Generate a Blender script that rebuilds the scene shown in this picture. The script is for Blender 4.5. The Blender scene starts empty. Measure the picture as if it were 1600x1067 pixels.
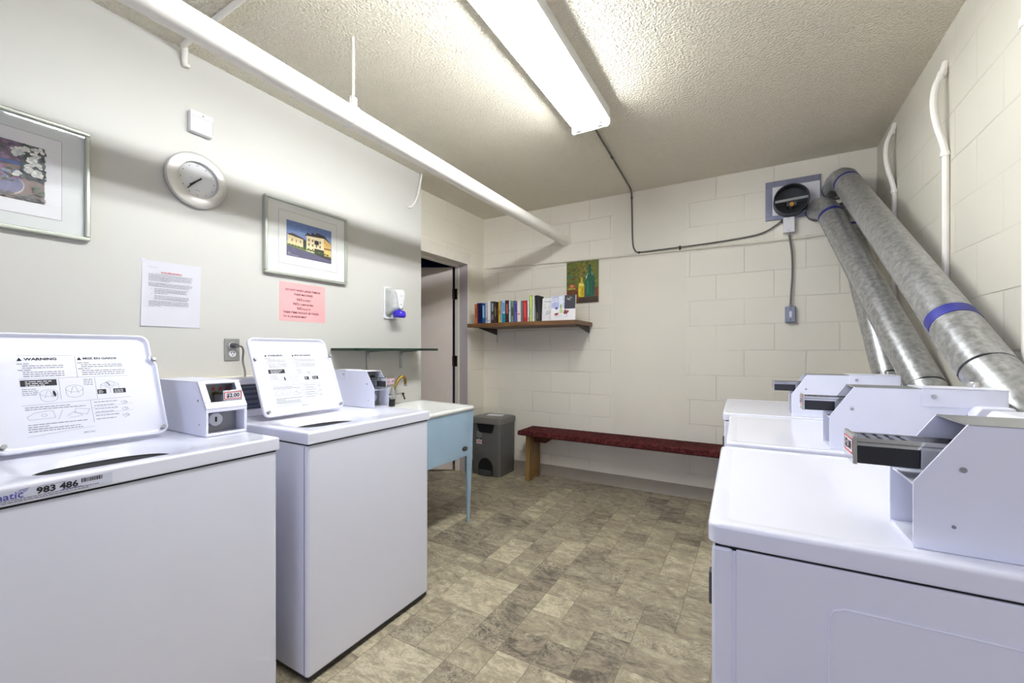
import bpy, bmesh, math, random
from mathutils import Vector, Matrix
random.seed(7)
sc = bpy.context.scene
col = sc.collection

# ------------------------------------------------------------------ camera
cam_d = bpy.data.cameras.new('camera')
cam = bpy.data.objects.new('camera', cam_d); col.objects.link(cam)
YAW = math.atan2(378.0, 658.5)
cam.location = (0, 0, 1.24)
cam.rotation_euler = (math.pi / 2, 0, YAW)
cam_d.sensor_fit = 'HORIZONTAL'; cam_d.sensor_width = 36.0
cam_d.lens = 658.5 / 1600 * 36.0
cam_d.shift_y = (547.4 - 533.5) / 1600
cam_d.clip_start = 0.02
sc.camera = cam

# ------------------------------------------------------------------ world, exposure, added daylight
TUBE = 46.0
DAY = 15.0
w = bpy.data.worlds.new('world'); sc.world = w; w.use_nodes = True
w.node_tree.nodes['Background'].inputs[0].default_value = (0.62, 0.72, 1.0, 1)
w.node_tree.nodes['Background'].inputs[1].default_value = 0.6
vs = sc.view_settings
sc.display_settings.display_device = 'sRGB'
vs.view_transform = 'Standard'; vs.look = 'None'; vs.gamma = 1.0; vs.use_curve_mapping = False
vs.exposure = 1.17
sc.cycles.max_bounces = 10; sc.cycles.diffuse_bounces = 6; sc.cycles.glossy_bounces = 4
sc.cycles.sample_clamp_indirect = 6.0
sc.cycles.caustics_reflective = False; sc.cycles.caustics_refractive = False
al = bpy.data.lights.new('added_daylight', 'AREA'); al.shape = 'RECTANGLE'; al.size = 1.7; al.size_y = 1.2  # added behind the viewer as source for bluish light on faces toward the camera
al.energy = DAY; al.color = (0.56, 0.62, 1.0)
alo = bpy.data.objects.new('added_daylight', al); col.objects.link(alo)
alo.location = (-0.55, -2.62, 1.6); alo.rotation_euler = (math.pi / 2, 0, 0)

# ------------------------------------------------------------------ materials
def lin(c):
    return tuple(((x / 255) / 12.92 if x / 255 <= 0.04045 else ((x / 255 + 0.055) / 1.055) ** 2.4) for x in c)

class NT:
    def __init__(self, m):
        m.use_nodes = True; self.t = m.node_tree; self.n = self.t.nodes; self.p = self.n['Principled BSDF']
    def add(self, typ, **kw):
        n = self.n.new(typ)
        for k, v in kw.items():
            if k.startswith('i_'): n.inputs[k[2:].replace('_', ' ')].default_value = v
            else: setattr(n, k, v)
        return n
    def lk(self, a, b): self.t.links.new(a, b)

def mat(name, c, rough=0.5, metal=0.0, var=0.06, scale=8.0, bump=0.0, bscale=60.0, spec=0.5, coat=0.0, emit=None, emitc=None, alpha=1.0, trans=0.0):
    m = bpy.data.materials.new(name); b = NT(m); p = b.p
    co = b.add('ShaderNodeTexCoord')
    nz = b.add('ShaderNodeTexNoise', i_Scale=scale, i_Detail=4.0)
    b.lk(co.outputs['Object'], nz.inputs['Vector'])
    L = lin(c)
    rp = b.add('ShaderNodeValToRGB')
    rp.color_ramp.elements[0].position = 0.3; rp.color_ramp.elements[1].position = 0.7
    rp.color_ramp.elements[0].color = (*[max(0, x * (1 - var)) for x in L], 1)
    rp.color_ramp.elements[1].color = (*[min(1, x * (1 + var)) for x in L], 1)
    b.lk(nz.outputs['Fac'], rp.inputs['Fac']); b.lk(rp.outputs['Color'], p.inputs['Base Color'])
    p.inputs['Roughness'].default_value = rough; p.inputs['Metallic'].default_value = metal
    p.inputs['Specular IOR Level'].default_value = spec
    if coat: p.inputs['Coat Weight'].default_value = coat; p.inputs['Coat Roughness'].default_value = 0.08
    if trans: p.inputs['Transmission Weight'].default_value = trans
    if emit:
        p.inputs['Emission Color'].default_value = (*(emitc or (1, 1, 1)), 1); p.inputs['Emission Strength'].default_value = emit
    if alpha < 1: p.inputs['Alpha'].default_value = alpha
    if bump:
        n2 = b.add('ShaderNodeTexNoise', i_Scale=bscale, i_Detail=5.0)
        b.lk(co.outputs['Object'], n2.inputs['Vector'])
        bp = b.add('ShaderNodeBump', i_Strength=bump, i_Distance=0.002)
        b.lk(n2.outputs['Fac'], bp.inputs['Height']); b.lk(bp.outputs['Normal'], p.inputs['Normal'])
    return m

def block_mat(name, c):
    m = bpy.data.materials.new(name); b = NT(m); p = b.p
    co = b.add('ShaderNodeTexCoord')
    br = b.add('ShaderNodeTexBrick', i_Scale=1.0, i_Brick_Width=0.403, i_Row_Height=0.2065, i_Mortar_Size=0.0042, i_Mortar_Smooth=0.6)
    br.offset = 0.5; br.offset_frequency = 2
    L = lin(c)
    br.inputs['Color1'].default_value = (*L, 1); br.inputs['Color2'].default_value = (*[x * 0.965 for x in L], 1)
    br.inputs['Mortar'].default_value = (*[x * 0.88 for x in L], 1)
    nzw = b.add('ShaderNodeTexNoise', i_Scale=3.0, i_Detail=2.0)
    b.lk(co.outputs['UV'], nzw.inputs['Vector'])
    mx = b.add('ShaderNodeMixRGB', blend_type='LINEAR_LIGHT'); mx.inputs[0].default_value = 0.006
    b.lk(co.outputs['UV'], mx.inputs[1]); b.lk(nzw.outputs['Color'], mx.inputs[2])
    b.lk(mx.outputs[0], br.inputs['Vector'])
    # stretches of joint that are filled with paint
    nz = b.add('ShaderNodeTexNoise', i_Scale=2.2, i_Detail=3.0); b.lk(co.outputs['Object'], nz.inputs['Vector'])
    mr = b.add('ShaderNodeMapRange'); mr.inputs[1].default_value = 0.40; mr.inputs[2].default_value = 0.62
    b.lk(nz.outputs['Fac'], mr.inputs[0])
    m2 = b.add('ShaderNodeMixRGB'); m2.inputs[1].default_value = (*L, 1)
    mm = b.add('ShaderNodeMath', operation='MULTIPLY_ADD'); mm.inputs[1].default_value = 0.75; mm.inputs[2].default_value = 0.25
    b.lk(mr.outputs[0], mm.inputs[0]); b.lk(mm.outputs[0], m2.inputs[0]); b.lk(br.outputs['Color'], m2.inputs[2])
    b.lk(m2.outputs[0], p.inputs['Base Color'])
    n3 = b.add('ShaderNodeTexNoise', i_Scale=45.0, i_Detail=6.0); b.lk(co.outputs['Object'], n3.inputs['Vector'])
    inv = b.add('ShaderNodeMath', operation='MULTIPLY'); b.lk(br.outputs['Fac'], inv.inputs[0]); b.lk(mm.outputs[0], inv.inputs[1])
    hs = b.add('ShaderNodeMath', operation='MULTIPLY_ADD'); hs.inputs[1].default_value = 0.16
    ng = b.add('ShaderNodeMath', operation='MULTIPLY'); ng.inputs[1].default_value = -1.0
    b.lk(inv.outputs[0], ng.inputs[0]); b.lk(n3.outputs['Fac'], hs.inputs[0]); b.lk(ng.outputs[0], hs.inputs[2])
    bp = b.add('ShaderNodeBump', i_Strength=0.65, i_Distance=0.006)
    b.lk(hs.outputs[0], bp.inputs['Height']); b.lk(bp.outputs['Normal'], p.inputs['Normal'])
    p.inputs['Roughness'].default_value = 0.45; p.inputs['Specular IOR Level'].default_value = 0.3
    return m

def ceiling_mat():
    m = bpy.data.materials.new('ceiling_texture_paint'); b = NT(m); p = b.p
    co = b.add('ShaderNodeTexCoord')
    p.inputs['Base Color'].default_value = (*lin((240, 233, 213)), 1)
    p.inputs['Roughness'].default_value = 0.33; p.inputs['Specular IOR Level'].default_value = 0.5
    n1 = b.add('ShaderNodeTexNoise', i_Scale=85.0, i_Detail=2.5, i_Roughness=0.5); b.lk(co.outputs['Object'], n1.inputs['Vector'])
    rp = b.add('ShaderNodeMapRange'); rp.inputs[1].default_value = 0.40; rp.inputs[2].default_value = 0.68
    b.lk(n1.outputs['Fac'], rp.inputs[0])
    bp = b.add('ShaderNodeBump', i_Strength=1.0, i_Distance=0.008)
    b.lk(rp.outputs[0], bp.inputs['Height']); b.lk(bp.outputs['Normal'], p.inputs['Normal'])
    return m

def floor_mat():
    m = bpy.data.materials.new('stone_pattern_vinyl'); b = NT(m); p = b.p
    co = b.add('ShaderNodeTexCoord')
    at = b.add('ShaderNodeAttribute'); at.attribute_name = 'tone'
    ao = b.add('ShaderNodeAttribute'); ao.attribute_name = 'shift'
    av = b.add('ShaderNodeVectorMath', operation='ADD'); b.lk(co.outputs['Object'], av.inputs[0]); b.lk(ao.outputs['Vector'], av.inputs[1])
    n0 = b.add('ShaderNodeTexNoise', i_Scale=5.0, i_Detail=3.0); b.lk(av.outputs[0], n0.inputs['Vector'])
    wp = b.add('ShaderNodeMixRGB', blend_type='LINEAR_LIGHT'); wp.inputs[0].default_value = 0.07
    b.lk(av.outputs[0], wp.inputs[1]); b.lk(n0.outputs['Color'], wp.inputs[2])
    mp = b.add('ShaderNodeMapping'); mp.inputs['Scale'].default_value = (1.0, 2.0, 1.0); mp.inputs['Rotation'].default_value = (0, 0, 0.5)
    b.lk(wp.outputs[0], mp.inputs['Vector'])
    n1 = b.add('ShaderNodeTexNoise', i_Scale=9.5, i_Detail=12.0, i_Roughness=0.74, i_Distortion=0.35); b.lk(mp.outputs[0], n1.inputs['Vector'])
    rp = b.add('ShaderNodeValToRGB'); e = rp.color_ramp.elements
    e[0].position = 0.31; e[0].color = (*lin((84, 76, 66)), 1)
    e[1].position = 0.69; e[1].color = (*lin((194, 183, 158)), 1)
    for pos, c in ((0.40, (122, 112, 97)), (0.50, (146, 135, 115)), (0.60, (164, 154, 129))):
        x = e.new(pos); x.color = (*lin(c), 1)
    sh = b.add('ShaderNodeMath', operation='MULTIPLY_ADD'); sh.inputs[1].default_value = 0.30; b.lk(at.outputs['Fac'], sh.inputs[0])
    sb = b.add('ShaderNodeMath', operation='ADD'); sb.inputs[1].default_value = -0.15; b.lk(n1.outputs['Fac'], sb.inputs[0]); b.lk(sb.outputs[0], sh.inputs[2])
    b.lk(sh.outputs[0], rp.inputs['Fac'])
    n5 = b.add('ShaderNodeTexNoise', i_Scale=46.0, i_Detail=9.0, i_Roughness=0.72); b.lk(mp.outputs[0], n5.inputs['Vector'])
    d5 = b.add('ShaderNodeMath', operation='MULTIPLY_ADD'); d5.inputs[1].default_value = 0.42; d5.inputs[2].default_value = -0.21; b.lk(n5.outputs['Fac'], d5.inputs[0])
    s5 = b.add('ShaderNodeMath', operation='ADD'); b.lk(sh.outputs[0], s5.inputs[0]); b.lk(d5.outputs[0], s5.inputs[1]); b.lk(s5.outputs[0], rp.inputs['Fac'])
    # pale crackled veins
    n2 = b.add('ShaderNodeTexNoise', i_Scale=24.0, i_Detail=8.0, i_Roughness=0.75, i_Distortion=0.9); b.lk(av.outputs[0], n2.inputs['Vector'])
    vr = b.add('ShaderNodeValToRGB'); ve = vr.color_ramp.elements
    ve[0].position = 0.475; ve[0].color = (0, 0, 0, 1); ve[1].position = 0.50; ve[1].color = (1, 1, 1, 1)
    x = ve.new(0.525); x.color = (0, 0, 0, 1)
    b.lk(n2.outputs['Fac'], vr.inputs['Fac'])
    n4 = b.add('ShaderNodeTexNoise', i_Scale=4.5, i_Detail=2.0); b.lk(av.outputs[0], n4.inputs['Vector'])
    r4 = b.add('ShaderNodeMapRange'); r4.inputs[1].default_value = 0.48; r4.inputs[2].default_value = 0.60; b.lk(n4.outputs['Fac'], r4.inputs[0])
    vm = b.add('ShaderNodeMath', operation='MULTIPLY'); b.lk(vr.outputs['Color'], vm.inputs[0]); b.lk(r4.outputs[0], vm.inputs[1])
    v2 = b.add('ShaderNodeMath', operation='MULTIPLY'); v2.inputs[1].default_value = 0.8; b.lk(vm.outputs[0], v2.inputs[0])
    mx = b.add('ShaderNodeMixRGB'); mx.inputs[2].default_value = (*lin((206, 196, 168)), 1)
    b.lk(v2.outputs[0], mx.inputs[0]); b.lk(rp.outputs['Color'], mx.inputs[1])
    b.lk(mx.outputs[0], p.inputs['Base Color'])
    p.inputs['Roughness'].default_value = 0.38; p.inputs['Specular IOR Level'].default_value = 0.35
    bp = b.add('ShaderNodeBump', i_Strength=0.15, i_Distance=0.002); b.lk(n1.outputs['Fac'], bp.inputs['Height']); b.lk(bp.outputs['Normal'], p.inputs['Normal'])
    return m

def galv_mat():
    m = bpy.data.materials.new('galvanised_steel'); b = NT(m); p = b.p
    co = b.add('ShaderNodeTexCoord')
    n0 = b.add('ShaderNodeTexNoise', i_Scale=14.0, i_Detail=3.0); b.lk(co.outputs['Object'], n0.inputs['Vector'])
    wp = b.add('ShaderNodeMixRGB', blend_type='LINEAR_LIGHT'); wp.inputs[0].default_value = 0.0
    b.lk(co.outputs['Object'], wp.inputs[1]); b.lk(n0.outputs['Color'], wp.inputs[2])
    n1 = b.add('ShaderNodeTexNoise', i_Scale=48.0, i_Detail=3.0, i_Roughness=0.55, i_Distortion=0.0); b.lk(wp.outputs[0], n1.inputs['Vector'])
    n2 = b.add('ShaderNodeMapRange'); n2.inputs[1].default_value = 0.34; n2.inputs[2].default_value = 0.66; b.lk(n1.outputs['Fac'], n2.inputs[0])
    rp = b.add('ShaderNodeValToRGB'); e = rp.color_ramp.elements
    e[0].color = (*lin((156, 158, 159)), 1); e[1].color = (*lin((194, 195, 196)), 1)
    b.lk(n2.outputs[0], rp.inputs['Fac']); b.lk(rp.outputs['Color'], p.inputs['Base Color'])
    rr = b.add('ShaderNodeMapRange'); rr.inputs[3].default_value = 0.30; rr.inputs[4].default_value = 0.40
    b.lk(n2.outputs[0], rr.inputs[0]); b.lk(rr.outputs[0], p.inputs['Roughness'])
    p.inputs['Metallic'].default_value = 0.78
    return m

def carpet_mat():
    m = bpy.data.materials.new('burgundy_carpet'); b = NT(m); p = b.p
    co = b.add('ShaderNodeTexCoord')
    vo = b.add('ShaderNodeTexVoronoi', i_Scale=48.0); b.lk(co.outputs['Object'], vo.inputs['Vector'])
    ck = b.add('ShaderNodeTexNoise', i_Scale=95.0, i_Detail=3.0); b.lk(co.outputs['Object'], ck.inputs['Vector'])
    mu = b.add('ShaderNodeMath', operation='MULTIPLY'); b.lk(vo.outputs['Distance'], mu.inputs[0]); b.lk(ck.outputs['Fac'], mu.inputs[1])
    rp = b.add('ShaderNodeValToRGB'); e = rp.color_ramp.elements
    e[0].position = 0.05; e[0].color = (*lin((30, 9, 10)), 1); e[1].position = 0.45; e[1].color = (*lin((94, 42, 42)), 1)
    b.lk(mu.outputs[0], rp.inputs['Fac']); b.lk(rp.outputs['Color'], p.inputs['Base Color'])
    p.inputs['Roughness'].default_value = 0.95; p.inputs['Specular IOR Level'].default_value = 0.1
    bp = b.add('ShaderNodeBump', i_Strength=1.0, i_Distance=0.006); b.lk(ck.outputs['Fac'], bp.inputs['Height']); b.lk(bp.outputs['Normal'], p.inputs['Normal'])
    return m

def wood_mat(name, c0, c1, axis='X', rough=0.45):
    m = bpy.data.materials.new(name); b = NT(m); p = b.p
    co = b.add('ShaderNodeTexCoord'); mp = b.add('ShaderNodeMapping')
    s = {'X': (2, 30, 30), 'Z': (30, 30, 2), 'Y': (30, 2, 30)}[axis]
    mp.inputs['Scale'].default_value = s
    b.lk(co.outputs['Object'], mp.inputs['Vector'])
    n = b.add('ShaderNodeTexNoise', i_Scale=1.5, i_Detail=5.0, i_Distortion=0.8); b.lk(mp.outputs[0], n.inputs['Vector'])
    rp = b.add('ShaderNodeValToRGB'); e = rp.color_ramp.elements
    e[0].position = 0.3; e[0].color = (*lin(c0), 1); e[1].position = 0.7; e[1].color = (*lin(c1), 1)
    b.lk(n.outputs['Fac'], rp.inputs['Fac']); b.lk(rp.outputs['Color'], p.inputs['Base Color'])
    p.inputs['Roughness'].default_value = rough
    return m

def pane_mat(name, tint=(1, 1, 1), gloss=0.06):
    m = bpy.data.materials.new(name); m.use_nodes = True; t = m.node_tree; t.nodes.clear()
    o = t.nodes.new('ShaderNodeOutputMaterial'); mx = t.nodes.new('ShaderNodeMixShader')
    tr = t.nodes.new('ShaderNodeBsdfTransparent'); tr.inputs[0].default_value = (*tint, 1)
    gl = t.nodes.new('ShaderNodeBsdfGlossy'); gl.inputs['Roughness'].default_value = 0.03
    fr = t.nodes.new('ShaderNodeLayerWeight'); pw = t.nodes.new('ShaderNodeMath'); pw.operation = 'POWER'; pw.inputs[1].default_value = 4.0
    ma = t.nodes.new('ShaderNodeMath'); ma.operation = 'MULTIPLY_ADD'; ma.inputs[1].default_value = 0.4; ma.inputs[2].default_value = 0.03
    t.links.new(fr.outputs['Facing'], pw.inputs[0]); t.links.new(pw.outputs[0], ma.inputs[0]); t.links.new(ma.outputs[0], mx.inputs[0])
    t.links.new(tr.outputs[0], mx.inputs[1]); t.links.new(gl.outputs[0], mx.inputs[2]); t.links.new(mx.outputs[0], o.inputs[0])
    return m

M = {}
M['drywall'] = mat('white_drywall_paint', (203, 201, 194), 0.5, var=0.015, scale=2, bump=0.06, bscale=90, spec=0.25)
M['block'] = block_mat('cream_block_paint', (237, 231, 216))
M['block_toned'] = block_mat('cream_block_paint_darkened', (214, 209, 195))  # same cream paint, colour darkened to offset the strong light on this wall
M['patch'] = mat('cream_wall_paint', (234, 228, 213), 0.45, var=0.02, scale=2, bump=0.12, bscale=40, spec=0.3)
M['ceiling'] = ceiling_mat()
M['floor'] = floor_mat()
M['grout'] = mat('vinyl_joint', (112, 102, 84), 0.6)
M['base'] = mat('taupe_vinyl_baseboard', (150, 140, 126), 0.5, var=0.04)
M['creampipe'] = mat('cream_gloss_paint', (226, 220, 203), 0.35, var=0.03, bump=0.1, bscale=50)
M['whitepipe'] = mat('white_gloss_paint', (238, 234, 226), 0.32, var=0.02, bump=0.08, bscale=60)
M['enamel'] = mat('white_enamel', (228, 229, 241), 0.22, var=0.012, scale=3, coat=0.35)
M['enamelm'] = mat('white_powder_coat', (227, 228, 240), 0.34, var=0.012, scale=3)
M['gap'] = mat('black_gap', (18, 18, 20), 0.8)
M['darkplastic'] = mat('black_plastic', (22, 23, 27), 0.35)
M['darkgrey'] = mat('dark_grey_steel', (70, 72, 76), 0.45, metal=0.3)
M['steel'] = mat('brushed_steel', (176, 178, 182), 0.3, metal=0.9)
M['chrome'] = mat('chrome', (205, 207, 212), 0.12, metal=1.0, var=0.02)
M['greypl'] = mat('grey_cast_metal', (148, 149, 151), 0.42, metal=0.35)
M['navy'] = mat('dark_slate_control_film', (66, 72, 92), 0.35, var=0.08)
M['galv'] = galv_mat()
M['tape'] = mat('blue_tape', (42, 46, 128), 0.45, var=0.1)
M['carpet'] = carpet_mat()
M['legwood'] = wood_mat('varnished_pine', (96, 70, 36), (146, 112, 62), 'Z')
M['redwood'] = wood_mat('dark_red_wood', (60, 26, 14), (92, 44, 24), 'X')
M['shelfwood'] = wood_mat('brown_shelf_wood', (84, 54, 30), (124, 88, 50), 'X')
M['tub'] = mat('light_blue_enamel', (160, 186, 207), 0.3, var=0.03, coat=0.2)
M['porcelain'] = mat('white_porcelain', (240, 240, 236), 0.22, var=0.02, coat=0.3)
M['binbody'] = mat('charcoal_plastic', (92, 91, 90), 0.5, var=0.05, bump=0.05, bscale=150)
M['binlid'] = mat('grey_plastic', (112, 111, 107), 0.5, var=0.05)
M['paper'] = mat('white_paper', (222, 221, 228), 0.6, var=0.01)
M['sleeve'] = mat('clear_sleeve_film', (214, 213, 220), 0.2, var=0.01)
M['pink'] = mat('pink_paper', (250, 172, 172), 0.6, var=0.05, scale=5)
M['ink'] = mat('black_ink', (30, 28, 34), 0.7)
M['greyink'] = mat('grey_ink', (118, 118, 126), 0.7)
M['paleink'] = mat('pale_grey_ink', (160, 160, 168), 0.7)
M['redink'] = mat('red_ink', (196, 84, 86), 0.7)
M['blueink'] = mat('blue_ink', (66, 72, 150), 0.7)
M['label'] = mat('silver_label_film', (206, 208, 224), 0.35, var=0.02)
M['frame'] = mat('pale_silver_frame', (186, 190, 178), 0.32, metal=0.45, var=0.04)
M['mat1'] = mat('pale_mat_board', (222, 225, 222), 0.7, var=0.01)
M['mat2'] = mat('white_mat_board', (234, 233, 234), 0.7, var=0.01)
M['mat3'] = mat('warm_white_mat_board', (238, 238, 232), 0.7, var=0.01)
M['clockface'] = mat('pale_clock_face', (240, 241, 242), 0.45, var=0.01)
M['silver'] = mat('satin_silver', (216, 214, 213), 0.28, metal=0.8, var=0.02)
M['plwhite'] = mat('white_plastic', (232, 231, 232), 0.35, var=0.01)
M['clearpl'] = mat('smoky_clear_plastic', (188, 190, 186), 0.25, var=0.12, scale=25)
M['bluelever'] = mat('blue_violet_plastic', (58, 40, 190), 0.3, var=0.06)
M['plategrey'] = mat('grey_steel_plate', (150, 149, 144), 0.4, metal=0.3)
M['rubber'] = mat('grey_cable_sheath', (104, 100, 92), 0.55)
M['switchgrey'] = mat('blue_grey_box_paint', (138, 144, 160), 0.4, metal=0.2)
M['shtgalv'] = mat('sheet_zinc', (136, 138, 156), 0.38, metal=0.6, var=0.12, scale=12)
M['brass'] = mat('brass', (150, 122, 58), 0.28, metal=0.9)
M['amber'] = mat('amber_motor', (180, 130, 60), 0.4, metal=0.2)
M['doorpaint'] = mat('taupe_door_paint', (226, 213, 205), 0.42, var=0.03)
M['doorframe'] = mat('cream_door_frame_paint', (230, 224, 210), 0.35, var=0.03)
M['jamb'] = mat('shaded_frame_paint', (190, 181, 182), 0.35, var=0.03)  # frame paint with the shade of the reveal put in as mauve grey
M['bronze'] = mat('dark_bronze', (52, 42, 32), 0.4, metal=0.6)
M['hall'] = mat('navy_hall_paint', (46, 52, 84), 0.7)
M['lamp'] = mat('fluorescent_tube', (255, 255, 255), 0.4, emit=TUBE, emitc=(0.93, 0.97, 1.0))
M['fixwhite'] = mat('white_fixture_enamel', (240, 240, 238), 0.3, var=0.01)
M['glassedge'] = mat('green_glass', (16, 50, 38), 0.08, var=0.05, trans=0.2)
M['clear'] = pane_mat('clear_glass')
M['bracket'] = mat('dark_bracket_paint', (46, 38, 32), 0.5)
M['page'] = mat('book_pages', (222, 214, 196), 0.8, var=0.03)

_cm = {}
def cmat(c, rough=0.5, var=0.12, scale=18):
    k = (tuple(c), rough, var)
    if k not in _cm: _cm[k] = mat('colour_%02x%02x%02x' % tuple(c), c, rough, var=var, scale=scale)
    return _cm[k]

# ------------------------------------------------------------------ mesh builder
class MB:
    def __init__(self): self.v = []; self.f = []; self.m = []
    def add(self, vs_, fs, mi=0):
        o = len(self.v); self.v += [tuple(p) for p in vs_]
        for f in fs: self.f.append([o + i for i in f]); self.m.append(mi)
        return self
    def box(self, x0, x1, y0, y1, z0, z1, mi=0):
        p = [(x0, y0, z0), (x1, y0, z0), (x1, y1, z0), (x0, y1, z0), (x0, y0, z1), (x1, y0, z1), (x1, y1, z1), (x0, y1, z1)]
        return self.add(p, [(0, 3, 2, 1), (4, 5, 6, 7), (0, 1, 5, 4), (1, 2, 6, 5), (2, 3, 7, 6), (3, 0, 4, 7)], mi)
    def prism(self, poly, axis, a, b, mi=0):
        n = len(poly)
        def mk(p, t):
            return {'x': (t, p[0], p[1]), 'y': (p[0], t, p[1]), 'z': (p[0], p[1], t)}[axis]
        vs_ = [mk(p, a) for p in poly] + [mk(p, b) for p in poly]
        fs = [tuple(range(n))[::-1], tuple(range(n, 2 * n))] + [(i, (i + 1) % n, n + (i + 1) % n, n + i) for i in range(n)]
        return self.add(vs_, fs, mi)
    def loops(self, Ls, closed=True, cap0=True, cap1=True, mi=0):
        n = len(Ls[0]); vs_ = [p for L in Ls for p in L]; fs = []
        for k in range(len(Ls) - 1):
            for i in range(n if closed else n - 1):
                j = (i + 1) % n
                fs.append((k * n + i, k * n + j, (k + 1) * n + j, (k + 1) * n + i))
        if cap0: fs.append(tuple(range(n))[::-1])
        if cap1: fs.append(tuple((len(Ls) - 1) * n + i for i in range(n)))
        return self.add(vs_, fs, mi)
    def tube(self, path, r, n=14, mi=0, caps=True):
        P = [Vector(p) for p in path]
        rs = r if isinstance(r, (list, tuple)) else [r] * len(P)
        T = []
        for i in range(len(P)):
            a = P[max(0, i - 1)]; b = P[min(len(P) - 1, i + 1)]
            T.append((b - a).normalized())
        ref = Vector((0, 0, 1)) if abs(T[0].z) < 0.9 else Vector((1, 0, 0))
        u = T[0].cross(ref).normalized(); Ls = []
        for i in range(len(P)):
            u = (u - T[i] * u.dot(T[i])).normalized(); q = T[i].cross(u)
            Ls.append([P[i] + (u * math.cos(2 * math.pi * k / n) + q * math.sin(2 * math.pi * k / n)) * rs[i] for k in range(n)])
        return self.loops(Ls, cap0=caps, cap1=caps, mi=mi)
    def cyl(self, a, b, r, n=20, mi=0, r2=None):
        return self.tube([a, b], [r, r if r2 is None else r2], n, mi)
    def lathe(self, prof, o, axis='z', n=40, mi=0, caps=True):
        Ls = []
        for r, h in prof:
            L = []
            for k in range(n):
                a = 2 * math.pi * k / n; c, s = r * math.cos(a), r * math.sin(a)
                L.append({'z': (o[0] + c, o[1] + s, o[2] + h), 'x': (o[0] + h, o[1] + c, o[2] + s), 'y': (o[0] + c, o[1] + h, o[2] + s)}[axis])
            Ls.append(L)
        return self.loops(Ls, cap0=caps, cap1=caps, mi=mi)
    def sphere(self, o, r, sx=1, sy=1, sz=1, n=14, mi=0):
        Ls = []
        for i in range(1, n // 2):
            t = math.pi * i / (n // 2)
            Ls.append([(o[0] + sx * r * math.sin(t) * math.cos(2 * math.pi * k / n), o[1] + sy * r * math.sin(t) * math.sin(2 * math.pi * k / n), o[2] - sz * r * math.cos(t)) for k in range(n)])
        return self.loops(Ls, mi=mi)
    def slab(self, O, U, V, N, u0, u1, v0, v1, n0, n1, mi=0):
        O, U, V, N = map(Vector, (O, U, V, N))
        p = [O + U * a + V * b + N * c for c in (n0, n1) for a, b in ((u0, v0), (u1, v0), (u1, v1), (u0, v1))]
        return self.add(p, [(0, 3, 2, 1), (4, 5, 6, 7), (0, 1, 5, 4), (1, 2, 6, 5), (2, 3, 7, 6), (3, 0, 4, 7)], mi)
    def ring(self, O, U, V, N, u0, u1, v0, v1, hole, n0, n1, mi=0):
        a0, a1, b0, b1 = hole
        self.slab(O, U, V, N, u0, u1, v0, b0, n0, n1, mi); self.slab(O, U, V, N, u0, u1, b1, v1, n0, n1, mi)
        self.slab(O, U, V, N, u0, a0, b0, b1, n0, n1, mi); self.slab(O, U, V, N, a1, u1, b0, b1, n0, n1, mi)
        return self

def obj(name, mb, m, parent=None, bevel=0.0, seg=2, smooth=False, angle=35):
    me = bpy.data.meshes.new(name); me.from_pydata(mb.v, [], mb.f)
    ms = m if isinstance(m, (list, tuple)) else [m]
    for x in ms: me.materials.append(M[x] if isinstance(x, str) else x)
    for p, i in zip(me.polygons, mb.m): p.material_index = i
    bm = bmesh.new(); bm.from_mesh(me); bmesh.ops.recalc_face_normals(bm, faces=bm.faces); bm.to_mesh(me); bm.free()
    if smooth:
        me.polygons.foreach_set('use_smooth', [True] * len(me.polygons)); me.set_sharp_from_angle(angle=math.radians(angle))
    o = bpy.data.objects.new(name, me); col.objects.link(o)
    if parent is not None: o.parent = parent
    if bevel:
        md = o.modifiers.new('edge', 'BEVEL'); md.width = bevel; md.segments = seg; md.limit_method = 'ANGLE'; md.angle_limit = math.radians(40); md.harden_normals = True
    return o

def tag(o, label=None, cat=None, group=None, kind=None):
    if label: o['label'] = label
    if cat: o['category'] = cat
    if group: o['group'] = group
    if kind: o['kind'] = kind
    return o

def thing(name, label, cat, loc=(0, 0, 0), rz=0.0, group=None):
    o = bpy.data.objects.new(name, None); col.objects.link(o); o.empty_display_size = 0.05
    o.location = loc; o.rotation_euler = (0, 0, rz)
    return tag(o, label, cat, group)

def struct(name, mb, m, parent=None, **kw):
    o = obj(name, mb, m, parent, **kw); o['kind'] = 'structure'; return o

def rrect(u0, u1, v0, v1, r, n=6):
    P = []
    for cx, cy, a0 in ((u1 - r, v1 - r, 0), (u0 + r, v1 - r, 90), (u0 + r, v0 + r, 180), (u1 - r, v0 + r, 270)):
        for k in range(n + 1):
            a = math.radians(a0 + 90 * k / n); P.append((cx + r * math.cos(a), cy + r * math.sin(a)))
    return P

def smooth_path(pts, n=6):
    P = [Vector(p) for p in pts]; out = []
    for i in range(len(P) - 1):
        p0 = P[max(0, i - 1)]; p1 = P[i]; p2 = P[i + 1]; p3 = P[min(len(P) - 1, i + 2)]
        for k in range(n):
            t = k / n
            out.append(0.5 * ((2 * p1) + (p2 - p0) * t + (2 * p0 - 5 * p1 + 4 * p2 - p3) * t * t + (3 * p1 - p0 - 3 * p2 + p3) * t ** 3))
    out.append(P[-1]); return out

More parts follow.
